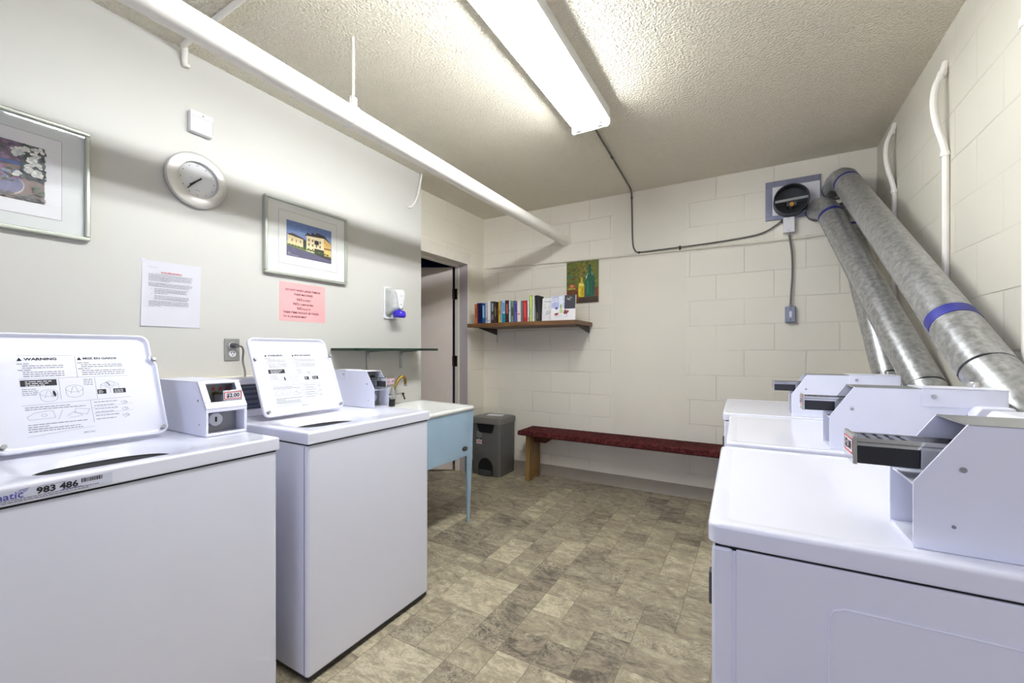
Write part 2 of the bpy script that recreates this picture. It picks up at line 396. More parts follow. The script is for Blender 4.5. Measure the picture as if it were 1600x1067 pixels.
# flat artwork and writing on a plane: u along U, v along V, lifted along N
class Art:
    def __init__(self, O, U, V, N):
        self.O, self.U, self.V, self.N = map(Vector, (O, U, V, N)); self.b = MB(); self.mats = []; self.k = 0
    def mi(self, m):
        m = M[m] if isinstance(m, str) else m
        if m not in self.mats: self.mats.append(m)
        return self.mats.index(m)
    def P(self, u, v, h): return self.O + self.U * u + self.V * v + self.N * h
    def poly(self, pts, m, lift=None):
        self.k += 1; h = 0.0003 + 0.00002 * self.k if lift is None else lift
        self.b.add([self.P(u, v, h) for u, v in pts], [tuple(range(len(pts)))], self.mi(m)); return self
    def rect(self, u0, u1, v0, v1, m, lift=None): return self.poly([(u0, v0), (u1, v0), (u1, v1), (u0, v1)], m, lift)
    def line(self, pts, wd, m, lift=0.0006):
        for (a, b), (c, d) in zip(pts[:-1], pts[1:]):
            L = math.hypot(c - a, d - b) or 1e-9; nx, ny = -(d - b) / L * wd / 2, (c - a) / L * wd / 2
            self.b.add([self.P(a + nx, b + ny, lift), self.P(a - nx, b - ny, lift), self.P(c - nx, d - ny, lift), self.P(c + nx, d + ny, lift)], [(0, 1, 2, 3)], self.mi(m))
        return self
    def ell(self, u, v, a, b, m, n=20, lift=None, rot=0):
        c, s = math.cos(rot), math.sin(rot)
        return self.poly([(u + a * math.cos(t) * c - b * math.sin(t) * s, v + a * math.cos(t) * s + b * math.sin(t) * c) for t in [2 * math.pi * k / n for k in range(n)]], m, lift)
    def ello(self, u, v, a, b, wd, m, n=20, t0=0, t1=2 * math.pi):
        return self.line([(u + a * math.cos(t0 + (t1 - t0) * k / n), v + b * math.sin(t0 + (t1 - t0) * k / n)) for k in range(n + 1)], wd, m)
    def greek(self, u0, u1, v, h, m, rnd, full=True):
        u = u0
        while u < u1 - h:
            L = min(rnd.uniform(1.2, 4.0) * h, u1 - u); self.rect(u, u + L, v, v + h * 0.62, m, 0.0006); u += L + h * 0.55
        return self
    def done(self, name, parent=None): return obj(name, self.b, self.mats, parent)

def text(name, s, size, art, u, v, m, parent=None, align='LEFT', bold=0.0, lift=0.0008, sx=1.0):
    cu = bpy.data.curves.new('font', 'FONT'); cu.body = s; cu.size = size; cu.align_x = align; cu.offset = bold * size; cu.resolution_u = 2
    t = bpy.data.objects.new('font', cu); col.objects.link(t)
    dg = bpy.context.evaluated_depsgraph_get(); dg.update()
    me = bpy.data.meshes.new_from_object(t.evaluated_get(dg))
    bpy.data.objects.remove(t); bpy.data.curves.remove(cu)
    for vv in me.vertices: vv.co = art.P(u + vv.co.x * sx, v + vv.co.y, lift)
    me.materials.clear(); me.materials.append(M[m] if isinstance(m, str) else m)
    me.name = name
    o = bpy.data.objects.new(name, me); col.objects.link(o)
    if parent is not None: o.parent = parent
    return o

# ------------------------------------------------------------------ the room
XL, XA, XR, YB, YF, ZC, YE = -2.335, -2.545, 0.745, 3.82, -2.4, 2.66, 2.59
# floor: joint-coloured sheet with the printed stone pieces
fb = MB(); fb.box(-5.2, XR + 0.1, YF - 0.1, YB + 0.1, -0.05, -0.0006, 1)
px, py = 0.155, 0.157; X0, Y0 = -0.765 - px * 19, 1.64 - py * 26
occ = {}; tones = [0.5] * 6; shifts = [(0, 0, 0)] * 6
rf = random.Random(11)
NX, NY = 29, 41
for j in range(NY):
    for i in range(NX):
        if (i, j) in occ: continue
        wi, hj = rf.choice([(1, 1), (1, 1), (1, 1), (2, 1), (1, 2), (2, 2), (2, 2), (1, 2)])
        while any((i + a, j + b) in occ or i + a >= NX or j + b >= NY for a in range(wi) for b in range(hj)):
            if wi > 1: wi -= 1
            elif hj > 1: hj -= 1
            else: break
        for a in range(wi):
            for b in range(hj): occ[(i + a, j + b)] = 1
        g = 0.0013
        x0, x1, y0, y1 = X0 + i * px + g, X0 + (i + wi) * px - g, Y0 + j * py + g, Y0 + (j + hj) * py - g
        x1 = min(x1, XR); y0 = max(y0, YF); y1 = min(y1, YB)
        if x1 - x0 < 0.01 or y1 - y0 < 0.01: continue
        fb.add([(x0, y0, 0), (x1, y0, 0), (x1, y1, 0), (x0, y1, 0)], [(0, 1, 2, 3)], 0)
        tones.append(rf.choice([rf.uniform(0.15, 0.5), rf.uniform(0.35, 0.7), rf.uniform(0.55, 0.95)])); shifts.append((rf.uniform(-9, 9), rf.uniform(-9, 9), rf.uniform(-9, 9)))
flo = struct('floor', fb, ['floor', 'grout'])
a1 = flo.data.attributes.new('tone', 'FLOAT', 'FACE'); a1.data.foreach_set('value', tones)
a2 = flo.data.attributes.new('shift', 'FLOAT_VECTOR', 'FACE'); a2.data.foreach_set('vector', [c for s in shifts for c in s])

struct('ceiling', MB().box(-2.7, XR + 0.1, YF - 0.1, YB + 0.1, ZC, ZC + 0.1), 'ceiling')
struct('wall_left', MB().box(XL - 0.21, XL, YF, YE, 0, ZC), 'drywall')

def uvwall(name, quads, mats):
    """quads: (4 corners, uv of each, material index); a thin shell wall with uv in metres"""
    mb = MB()
    for q, _uv, mi in quads: mb.add(q, [(0, 1, 2, 3)], mi)
    me = bpy.data.meshes.new(name); me.from_pydata(mb.v, [], mb.f)
    for x in mats: me.materials.append(M[x])
    uv = me.uv_layers.new(name='UVMap'); k = 0
    for p, (q, u, mi) in zip(me.polygons, quads):
        p.material_index = mi
        for li in p.loop_indices: uv.data[li].uv = u[li - p.loop_start]
    o = bpy.data.objects.new(name, me); col.objects.link(o); o['kind'] = 'structure'
    md = o.modifiers.new('thickness', 'SOLIDIFY'); md.thickness = 0.1; md.offset = -1
    return o
def qx(x0, x1, y, off, mi, z0=0, z1=ZC):     # facing -y
    return ([(x0, y, z0), (x1, y, z0), (x1, y, z1), (x0, y, z1)], [(x0 + off, z0), (x1 + off, z0), (x1 + off, z1), (x0 + off, z1)], mi)
def qy(y0, y1, x, off, mi, z0=0, z1=ZC, flip=False):
    q = [(x, y0, z0), (x, y1, z0), (x, y1, z1), (x, y0, z1)]; u = [(y0 + off, z0), (y1 + off, z0), (y1 + off, z1), (y0 + off, z1)]
    return (q[::-1], u[::-1], mi) if flip else (q, u, mi)
uvwall('wall_back', [qx(XA - 0.1, -1.126, YB, 1.549 + 0.403 * 4, 0), qx(-1.126, -0.492, YB, 0, 1), qx(-0.492, XR + 0.1, YB, 0.065 + 0.403 * 4, 0)], ['block', 'patch'])
uvwall('wall_right', [qy(YF, YB, XR, -2.301 + 0.403 * 20, 0, flip=True)], ['block_toned'])
# alcove wall with the door opening
DY0, DY1, DZ = 2.645, 3.50, 2.115
FY0, FY1, FZ = 2.59, 3.546, 2.232
uvwall('wall_alcove', [qy(FY1, YB, XA, -3.388 + 0.403 * 20, 0), qy(YE - 0.01, FY1, XA, -3.388 + 0.403 * 20, 0, FZ, ZC)], ['block'])
# rear of the room, behind the viewer, with an added, unseen window as source for the bluish light
WX0, WX1, WZ0, WZ1 = -1.45, 0.35, 0.95, 2.25
uvwall('wall_front', [qx(XL - 0.1, WX0, YF, 0, 0)[0:1] + qx(XL - 0.1, WX0, YF, 0, 0)[1:], qx(WX1, XR + 0.1, YF, 0, 0), qx(WX0, WX1, YF, 0, 0, 0, WZ0), qx(WX0, WX1, YF, 0, 0, WZ1, ZC)], ['patch']).modifiers['thickness'].offset = 0
wf = MB().ring((0, YF, 0), (1, 0, 0), (0, 0, 1), (0, 1, 0), WX0, WX1, WZ0, WZ1, (WX0 + 0.05, WX1 - 0.05, WZ0 + 0.05, WZ1 - 0.05), -0.04, 0.04)
wf.box((WX0 + WX1) / 2 - 0.02, (WX0 + WX1) / 2 + 0.02, YF - 0.03, YF + 0.03, WZ0, WZ1)
w1 = struct('added_window', wf, 'whitepipe', bevel=0.004)
struct('pane', MB().box(WX0 + 0.04, WX1 - 0.04, YF - 0.003, YF + 0.003, WZ0 + 0.04, WZ1 - 0.04), 'clear', w1)
# unlit hall beyond the open door
hb = MB()
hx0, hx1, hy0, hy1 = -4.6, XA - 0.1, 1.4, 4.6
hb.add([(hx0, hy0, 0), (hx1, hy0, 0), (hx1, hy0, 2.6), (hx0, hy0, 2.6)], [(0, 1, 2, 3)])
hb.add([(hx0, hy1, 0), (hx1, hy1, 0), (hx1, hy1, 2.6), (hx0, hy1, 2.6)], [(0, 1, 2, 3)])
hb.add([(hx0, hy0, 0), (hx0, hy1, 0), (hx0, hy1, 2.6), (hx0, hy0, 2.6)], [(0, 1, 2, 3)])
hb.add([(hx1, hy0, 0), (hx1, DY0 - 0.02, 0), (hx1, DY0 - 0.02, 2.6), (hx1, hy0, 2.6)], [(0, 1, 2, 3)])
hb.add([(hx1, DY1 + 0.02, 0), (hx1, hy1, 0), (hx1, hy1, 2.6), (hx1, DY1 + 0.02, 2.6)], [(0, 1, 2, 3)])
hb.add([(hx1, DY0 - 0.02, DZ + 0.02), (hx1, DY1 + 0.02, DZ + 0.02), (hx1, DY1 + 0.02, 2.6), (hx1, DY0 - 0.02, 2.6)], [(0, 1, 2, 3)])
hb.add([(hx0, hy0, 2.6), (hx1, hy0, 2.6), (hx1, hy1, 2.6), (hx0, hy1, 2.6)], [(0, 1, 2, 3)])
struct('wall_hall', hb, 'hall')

# baseboard along the back wall, with its rounded foot
bb = MB().prism([(YB, 0), (YB - 0.022, 0), (YB - 0.016, 0.006), (YB - 0.008, 0.018), (YB - 0.006, 0.10), (YB - 0.003, 0.104), (YB, 0.104)], 'x', XA, XR)
struct('baseboard_back', bb, 'base', smooth=True)
struct('baseboard_alcove', MB().prism([(XA, 0), (XA + 0.022, 0), (XA + 0.016, 0.006), (XA + 0.008, 0.018), (XA + 0.006, 0.10), (XA, 0.104)], 'y', FY1, YB - 0.022), 'base', smooth=True)
# narrow ledge on the drywall behind the washers
struct('trim_1', MB().box(XL, XL + 0.06, -0.6, 1.86, 1.085, 1.108), 'creampipe', bevel=0.004)

# door 1: steel frame, leaf swung away into the hall
d1 = bpy.data.objects.new('door_1', None); col.objects.link(d1); d1.location = (XA, DY1, 0); d1['kind'] = 'structure'
df = MB()
ox, oy = XA, DY1
def dbox(mb, x0, x1, y0, y1, z0, z1, mi=0): mb.box(x0 - ox, x1 - ox, y0 - oy, y1 - oy, z0, z1, mi)
dbox(df, XA - 0.09, XA + 0.020, DY1, FY1, 0, FZ); dbox(df, XA - 0.09, XA + 0.020, FY0, DY0, 0, FZ); dbox(df, XA - 0.09, XA + 0.020, DY0, DY1, DZ, FZ)
obj('frame', df, 'doorframe', d1, bevel=0.004)
ds = MB(); dbox(ds, XA - 0.088, XA + 0.014, DY1 - 0.0015, DY1 + 0.001, 0, DZ)
obj('jamb', ds, 'jamb', d1)
dq = MB(); dbox(dq, XA - 0.135, XA - 0.088, DY1 - 0.018, FY1, 0, DZ); dbox(dq, XA - 0.135, XA - 0.088, DY0, DY1, DZ - 0.018, FZ - 0.03)
obj('stop', dq, 'doorframe', d1, bevel=0.003)
ang = math.radians(180 + 30)
Ud = Vector((math.cos(ang), math.sin(ang), 0)); Nd = Vector((-Ud.y, Ud.x, 0)); hg = Vector((-0.155, -0.022, 0))
lf = MB().slab(hg, Ud, (0, 0, 1), Nd, 0.004, 0.83, 0.012, DZ - 0.02, -0.02, 0.02)
lo = obj('leaf', lf, 'doorpaint', d1, bevel=0.002)
kb = MB()
for s in (-1, 1):
    kb.tube([hg + Ud * 0.77 + Vector((0, 0, 0.98)) + Nd * s * 0.02, hg + Ud * 0.77 + Vector((0, 0, 0.98)) + Nd * s * 0.05], 0.011)
    kb.tube([hg + Ud * 0.77 + Vector((0, 0, 0.98)) + Nd * s * h for h in (0.045, 0.052, 0.066, 0.074)], [0.014, 0.026, 0.027, 0.015])
obj('door_knob', kb, 'steel', lo, smooth=True)
for hz in (0.25, 1.13, 1.82):
    hb_ = MB().cyl(hg + Vector((0.004, 0.004, hz - 0.055)), hg + Vector((0.004, 0.004, hz + 0.055)), 0.009, 12)
    hb_.slab(hg, Ud, (0, 0, 1), Nd, -0.004, 0.006, hz - 0.05, hz + 0.05, -0.021, 0.021)
    hb_.box(-0.150, -0.104, -0.0205, -0.017, hz - 0.055, hz + 0.055)
    obj('hinge', hb_, 'bronze', d1)

# ------------------------------------------------------------------ ceiling light
FX0, FX1, FYA, FYZ = -0.972, -0.733, 0.60, 2.43
fx = thing('ceiling_light', 'long white twin tube fluorescent light glowing on the textured ceiling', 'light', ((FX0 + FX1) / 2, (FYA + FYZ) / 2, ZC))
hw, hl = (FX1 - FX0) / 2, (FYZ - FYA) / 2
hs_ = MB().prism([(-hw, -0.052), (-hw + 0.004, -0.0555), (-0.045, -0.030), (0.045, -0.030), (hw - 0.004, -0.0555), (hw, -0.052), (hw, 0), (-hw, 0)], 'y', -hl, hl)
obj('housing', hs_, 'fixwhite', fx, bevel=0.0015)
for s in (-1, 1):
    pb = MB().prism([(-hw, -0.05), (-hw, -0.088), (-hw + 0.012, -0.100), (hw - 0.012, -0.100), (hw, -0.088), (hw, -0.05), (hw - 0.02, -0.02), (-hw + 0.02, -0.02)], 'y', s * hl, s * (hl + 0.004))
    obj('end_plate', pb, 'fixwhite', fx, bevel=0.0015)
for s in (-1, 1):
    tb = MB().cyl((s * 0.066, -hl + 0.045, -0.074), (s * 0.066, hl - 0.045, -0.074), 0.0165, 20)
    t_ = obj('tube', tb, 'lamp', fx, smooth=True)
    for e in (-1, 1):
        sb_ = MB().cyl((s * 0.066, e * (hl - 0.046), -0.074), (s * 0.066, e * (hl - 0.030), -0.074), 0.0175, 16)
        sb_.box(s * 0.066 - 0.013, s * 0.066 + 0.013, e * (hl - 0.03), e * (hl - 0.012), -0.099, -0.035)
        obj('socket', sb_, 'plwhite', fx)

# ------------------------------------------------------------------ overhead pipe with its hanger
pp = thing('overhead_pipe', 'thick white painted pipe running under the ceiling to the block wall', 'pipe', (-1.588, 1.3, 2.302))
obj('pipe', MB().cyl((0, YF - 1.3, 0), (0, YB - 1.3, 0), 0.047, 36), 'whitepipe', pp, smooth=True)
obj('wall_collar', MB().cyl((0, YB - 1.3 - 0.012, 0), (0, YB - 1.3, 0), 0.055, 36), 'creampipe', pp, smooth=True)
obj('hanger_rod', MB().cyl((0.012, 0, 0.06), (0.012, 0, ZC - 2.302), 0.0055, 12), 'whitepipe', pp, smooth=True)
hc = MB()
L1 = [(0.053 * math.cos(t), 0.053 * math.sin(t)) for t in [math.radians(-60 + 300 * k / 24) for k in range(25)]]
ring_o = []
for yy, rr in ((-0.012, 0.048), (-0.012, 0.0515), (0.012, 0.0515), (0.012, 0.048)):
    ring_o.append([(rr * math.cos(2 * math.pi * k / 32), yy, rr * math.sin(2 * math.pi * k / 32)) for k in range(32)])
hc.loops(ring_o, cap0=False, cap1=False)
hc.box(0.002, 0.006, -0.012, 0.012, 0.045, 0.088); hc.box(0.018, 0.022, -0.012, 0.012, 0.045, 0.088); hc.box(0.002, 0.022, -0.012, 0.012, 0.084, 0.088)
hc.cyl((-0.008, 0, 0.065), (0.03, 0, 0.065), 0.005, 10)
obj('clamp', hc, 'whitepipe', pp)

# small conduits and cables
def conduit(name, label, pts, r, m, cat='conduit', group=None, n=5, clips=(), clipm='darkplastic', clip_r=1.35, clipname='clip'):
    P = smooth_path(pts, n); o = Vector(pts[0])
    t = thing(name, label, cat, o, 0, group)
    obj('run', MB().tube([p - o for p in P], r, 10), m, t, smooth=True)
    for a, b in clips:
        a, b = Vector(a) - o, Vector(b) - o
        obj(clipname, MB().cyl(a, b, r * clip_r, 10), clipm, t)
    return t
conduit('ceiling_conduit', 'thin white conduit crossing the ceiling above the thick pipe near the clock', [(-2.327, 0.955, 2.585), (-2.318, 0.95, 2.615), (-2.285, 0.94, 2.642), (-2.22, 0.93, 2.648), (-1.6, 0.925, 2.648), (-0.99, 0.925, 2.648)], 0.012, 'whitepipe', clips=[((-2.322, 0.957, 2.588), (-2.324, 0.959, 2.576))], clipm='whitepipe')
conduit('wall_cable', 'short curved white cable at the top of the drywall corner', [(-2.327, 2.43, 2.352), (-2.325, 2.47, 2.365), (-2.322, 2.515, 2.43), (-2.318, 2.55, 2.53), (-2.315, 2.575, 2.655)], 0.008, 'whitepipe', cat='cable', clips=[((-2.320, 2.535, 2.485), (-2.319, 2.541, 2.50))], clipm='whitepipe')
conduit('wall_rail', 'thin cream painted pipe along the back block wall above the painting', [(XA, 3.809, 2.125), (-2.0, 3.809, 2.112), (-1.48, 3.809, 2.10), (-0.9, 3.809, 2.093), (-0.4, 3.809, 2.088), (0.1, 3.809, 2.083), (0.4, 3.809, 2.085), (XR, 3.809, 2.088)], 0.0085, 'creampipe', cat='pipe', clips=[((-1.94, 3.81, 2.106), (-1.915, 3.81, 2.105)), ((-0.42, 3.807, 2.088), (-0.37, 3.807, 2.088)), ((0.33, 3.808, 2.085), (0.36, 3.808, 2.085))], clipm='creampipe', clip_r=1.5)
conduit('light_cable', 'grey cable looping from the ceiling light down to the exhaust fan box', [(-0.865, 2.44, 2.652), (-0.88, 2.64, 2.652), (-0.90, 3.05, 2.652), (-0.93, 3.63, 2.652), (-0.945, 3.77, 2.648), (-0.95, 3.806, 2.62), (-0.947, 3.81, 2.45), (-0.942, 3.81, 2.22), (-0.925, 3.81, 2.14), (-0.88, 3.808, 2.112), (-0.7, 3.806, 2.112), (-0.54, 3.806, 2.114), (-0.285, 3.806, 2.12), (-0.035, 3.806, 2.135), (0.07, 3.804, 2.155), (0.145, 3.80, 2.195), (0.177, 3.796, 2.22)], 0.0065, 'rubber', cat='cable', n=6,
        clips=[((-0.90, 3.02, 2.651), (-0.901, 3.05, 2.651)), ((-0.95, 3.81, 2.60), (-0.95, 3.81, 2.615)), ((-0.885, 3.808, 2.098), (-0.883, 3.808, 2.118)), ((-0.545, 3.806, 2.09), (-0.543, 3.806, 2.125))])
def rconduit(label, y, zt, zend):
    conduit('wall_conduit', label, [(0.738, y + 0.02, zt + 0.05), (0.728, y + 0.015, zt + 0.01), (0.700, y + 0.005, zt - 0.06), (0.692, y, zt - 0.14), (0.703, y, zt - 0.23), (0.722, y, zt - 0.31), (0.731, y, zt - 0.37), (0.732, y, zt - 0.50), (0.732, y, (zend + zt) / 2 - 0.25), (0.732, y, zend)], 0.0125, 'whitepipe', group='white conduits down the block wall',
            clips=[((0.731, y, zt - 0.375), (0.731, y, zt - 0.355)), ((0.726, y + 0.014, zt + 0.005), (0.720, y + 0.012, zt - 0.015))], clipm='whitepipe')
rconduit('bowed white conduit on the block wall closest to the back corner', 3.34, 2.56, 0.4)
rconduit('bowed white conduit on the block wall above the long duct with blue tape', 2.56, 2.47, 1.24)
conduit('wall_conduit', 'straight white conduit on the block wall at the edge of view', [(0.728, 1.905, ZC), (0.728, 1.905, 2.2), (0.728, 1.905, 1.4), (0.728, 1.905, 0.4)], 0.014, 'whitepipe', group='white conduits down the block wall', clips=[((0.728, 1.905, 2.235), (0.728, 1.905, 2.26))], clipm='whitepipe')

# ------------------------------------------------------------------ washers
def coin_slide(parent, x, y0, y1, z, L, labelled, sgn, inner=0.05):
    """chrome slide pushed out along sgn*x from x; L its reach"""
    s = MB(); f = sgn
    def bx(mb, a, b, *r): mb.box(min(x + f * a, x + f * b), max(x + f * a, x + f * b), *r)
    bx(s, -inner, L, y0, y1, z, z + 0.004); bx(s, -inner, L, y0, y0 + 0.003, z - 0.004, z + 0.009); bx(s, -inner, L, y1 - 0.003, y1, z - 0.004, z + 0.009)
    so = obj('coin_slide', s, 'chrome', parent, bevel=0.0008)
    d = MB(); bx(d, L * 0.12, L - 0.002, y0 + 0.002, y1 - 0.002, z - 0.034, z - 0.003)
    obj('slide_body', d, 'darkplastic', so, bevel=0.002)
    d = MB(); bx(d, -inner, L * 0.12, y0 + 0.001, y1 - 0.001, z - 0.034, z - 0.003); obj('slide_guide', d, 'steel', so, bevel=0.002)
    sl = MB()
    for k in range(4):
        bx(sl, L * (0.2 + 0.17 * k), L * (0.2 + 0.17 * k) + 0.004, y0 + 0.008, y1 - 0.008, z + 0.0042, z + 0.0048)
    obj('slot', sl, 'ink', so)
    p = MB(); bx(p, L - 0.002, L + 0.004, y0 - 0.003, y1 + 0.003, z - 0.036, z + 0.014)
    po = obj('slide_plate', p, 'chrome', so, bevel=0.002)
    return so

def coin_box(parent, xf, y0, y1, zb, back, sgn, framed=False, tagm='enamelm', slide=0.09, price=None, bracket=True):
    """meter case on a machine top: xf its front, back its length, sgn the way it faces"""
    f = sgn; H1, H2, D = 0.100, 0.192, 0.060
    X = lambda d: xf - f * d            # d metres behind the front
    prof = [(X(0), zb), (X(0), zb + H1), (X(D), zb + H2), (X(back), zb + H2), (X(back), zb)]
    root = obj('coin_box', MB().prism(prof, 'y', y0, y0 + 0.003).prism(prof, 'y', y1 - 0.003, y1), tagm, parent, bevel=0.0012)
    c = MB(); c.box(min(X(D), X(back)), max(X(D), X(back)), y0, y1, zb + H2 - 0.003, zb + H2)
    c.box(min(X(back), X(back - .003)), max(X(back), X(back - .003)), y0, y1, zb, zb + H2)
    obj('case_top', c, tagm if f > 0 else 'steel', root, bevel=0.001)
    inn = MB(); inn.box(min(X(0.075), X(0.07)), max(X(0.075), X(0.07)), y0 + 0.003, y1 - 0.003, zb, zb + H1 - 0.006)
    inn.box(min(X(0.10), X(0.105)), max(X(0.10), X(0.105)), y0 + 0.003, y1 - 0.003, zb + H1, zb + H2 - 0.003)
    obj('inner_plate', inn, 'greypl', root)
    sh = MB(); sh.box(min(X(0.004), X(0.105)), max(X(0.004), X(0.105)), y0 + 0.003, y1 - 0.003, zb + H1 - 0.008, zb + H1 - 0.004)
    obj('inner_shelf', sh, tagm, root)
    obj('bottom_plate', MB().box(min(X(0.002), X(0.07)), max(X(0.002), X(0.07)), y0 + 0.003, y1 - 0.003, zb, zb + 0.004), tagm, root)
    ym = (y0 + y1) / 2
    yk = y0 + (y1 - y0) * 0.42
    lk_ = MB().lathe([(0.026, 0), (0.026, 0.012), (0.023, 0.016), (0.0, 0.016)] if f > 0 else [(0.026, 0), (0.026, -0.012), (0.023, -0.016), (0.0, -0.016)], (X(0.07), yk, zb + 0.05), 'x', 24, caps=False)
    lo_ = obj('lock', lk_, 'chrome', root, smooth=True)
    obj('keyhole', MB().box(min(X(0.0545), X(0.053)), max(X(0.0545), X(0.053)), yk - 0.003, yk + 0.003, zb + 0.042, zb + 0.06), 'ink', root)
    # coin chutes behind the slide
    ch = MB(); n = 5
    for k in range(n):
        yy = y0 + 0.02 + (y1 - y0 - 0.04) * k / (n - 1)
        for q in range(2):
            ch.box(min(X(0.099), X(0.095)), max(X(0.099), X(0.095)), yy - 0.004, yy + 0.004, zb + H1 + 0.036 + q * 0.018, zb + H1 + 0.048 + q * 0.018, q)
    obj('coin_chute', ch, ['brass', 'redink'] if framed else ['brass', 'bronze'], root)
    if framed:
        sl = Vector((-f * D, 0, H2 - H1)); SL = sl.length; sl.normalize(); nn = Vector((f * (H2 - H1), 0, D)).normalized()
        W = y1 - y0
        fr = MB().ring((X(0), y0, zb + H1), (0, 1, 0), sl, nn, 0, W, -0.004, SL, (0.022, W - 0.018, 0.022, SL - 0.012), -0.006, 0.003)
        fr.ring((X(0), y0, zb), (0, 1, 0), (0, 0, 1), (f, 0, 0), 0, W, 0, H1, (0.008, W - 0.010, 0.010, H1 - 0.016), -0.003, 0.002)
        obj('face_frame', fr, tagm, root, bevel=0.002)
    s = coin_slide(root, X(0.03), y0 + (y1 - y0) * (0.46 if framed else 0.30), y0 + (y1 - y0) * (0.90 if framed else 0.84), zb + H1 + (0.044 if framed else 0.046), slide, True, f)
    if price:
        Wd = (y1 - y0) * (0.46 if framed else 0.56)
        a = Art((X(0.03) + f * (slide + 0.004), y0 + (y1 - y0) * (0.45 if framed else 0.29), zb + H1 + (0.024 if framed else 0.024)), (0, f, 0), (0, 0, 1), (f, 0, 0))
        if f < 0: a.O.y += Wd
        a.rect(0.001, Wd - 0.001, 0.0, 0.030, 'paper'); a.line([(0.003, 0.003), (Wd - 0.003, 0.003), (Wd - 0.003, 0.027), (0.003, 0.027), (0.003, 0.003)], 0.003, 'redink')
        a.done('price_label', s)
        text('price_lettering', price, 0.020, a, Wd / 2, 0.0085, 'ink', s, 'CENTER', 0.03)
    for d, zz in ((0.055, H1 + 0.025), (0.045, 0.04)): obj('screw', MB().cyl((X(d), y0 - 0.0015, zb + zz), (X(d), y0 + 0.001, zb + zz), 0.0042 if zz > 0.1 else 0.0025, 12), 'greypl', root)
    if bracket:
        b_ = MB().box(min(X(0.21), X(back)), max(X(0.21), X(back)), y0 - 0.003, y0 - 0.0002, zb + H2 - 0.048, zb + H2 + 0.003)
        b_.box(min(X(0.21), X(back)), max(X(0.21), X(back)), y0 - 0.003, y1, zb + H2, zb + H2 + 0.003)
        bo = obj('bracket', b_, tagm, root, bevel=0.0008)
        obj('bracket_screw', MB().cyl((X(0.235), y0 - 0.006, zb + H2 - 0.02), (X(0.235), y0 - 0.002, zb + H2 - 0.02), 0.006, 12), 'steel', root)
    return root

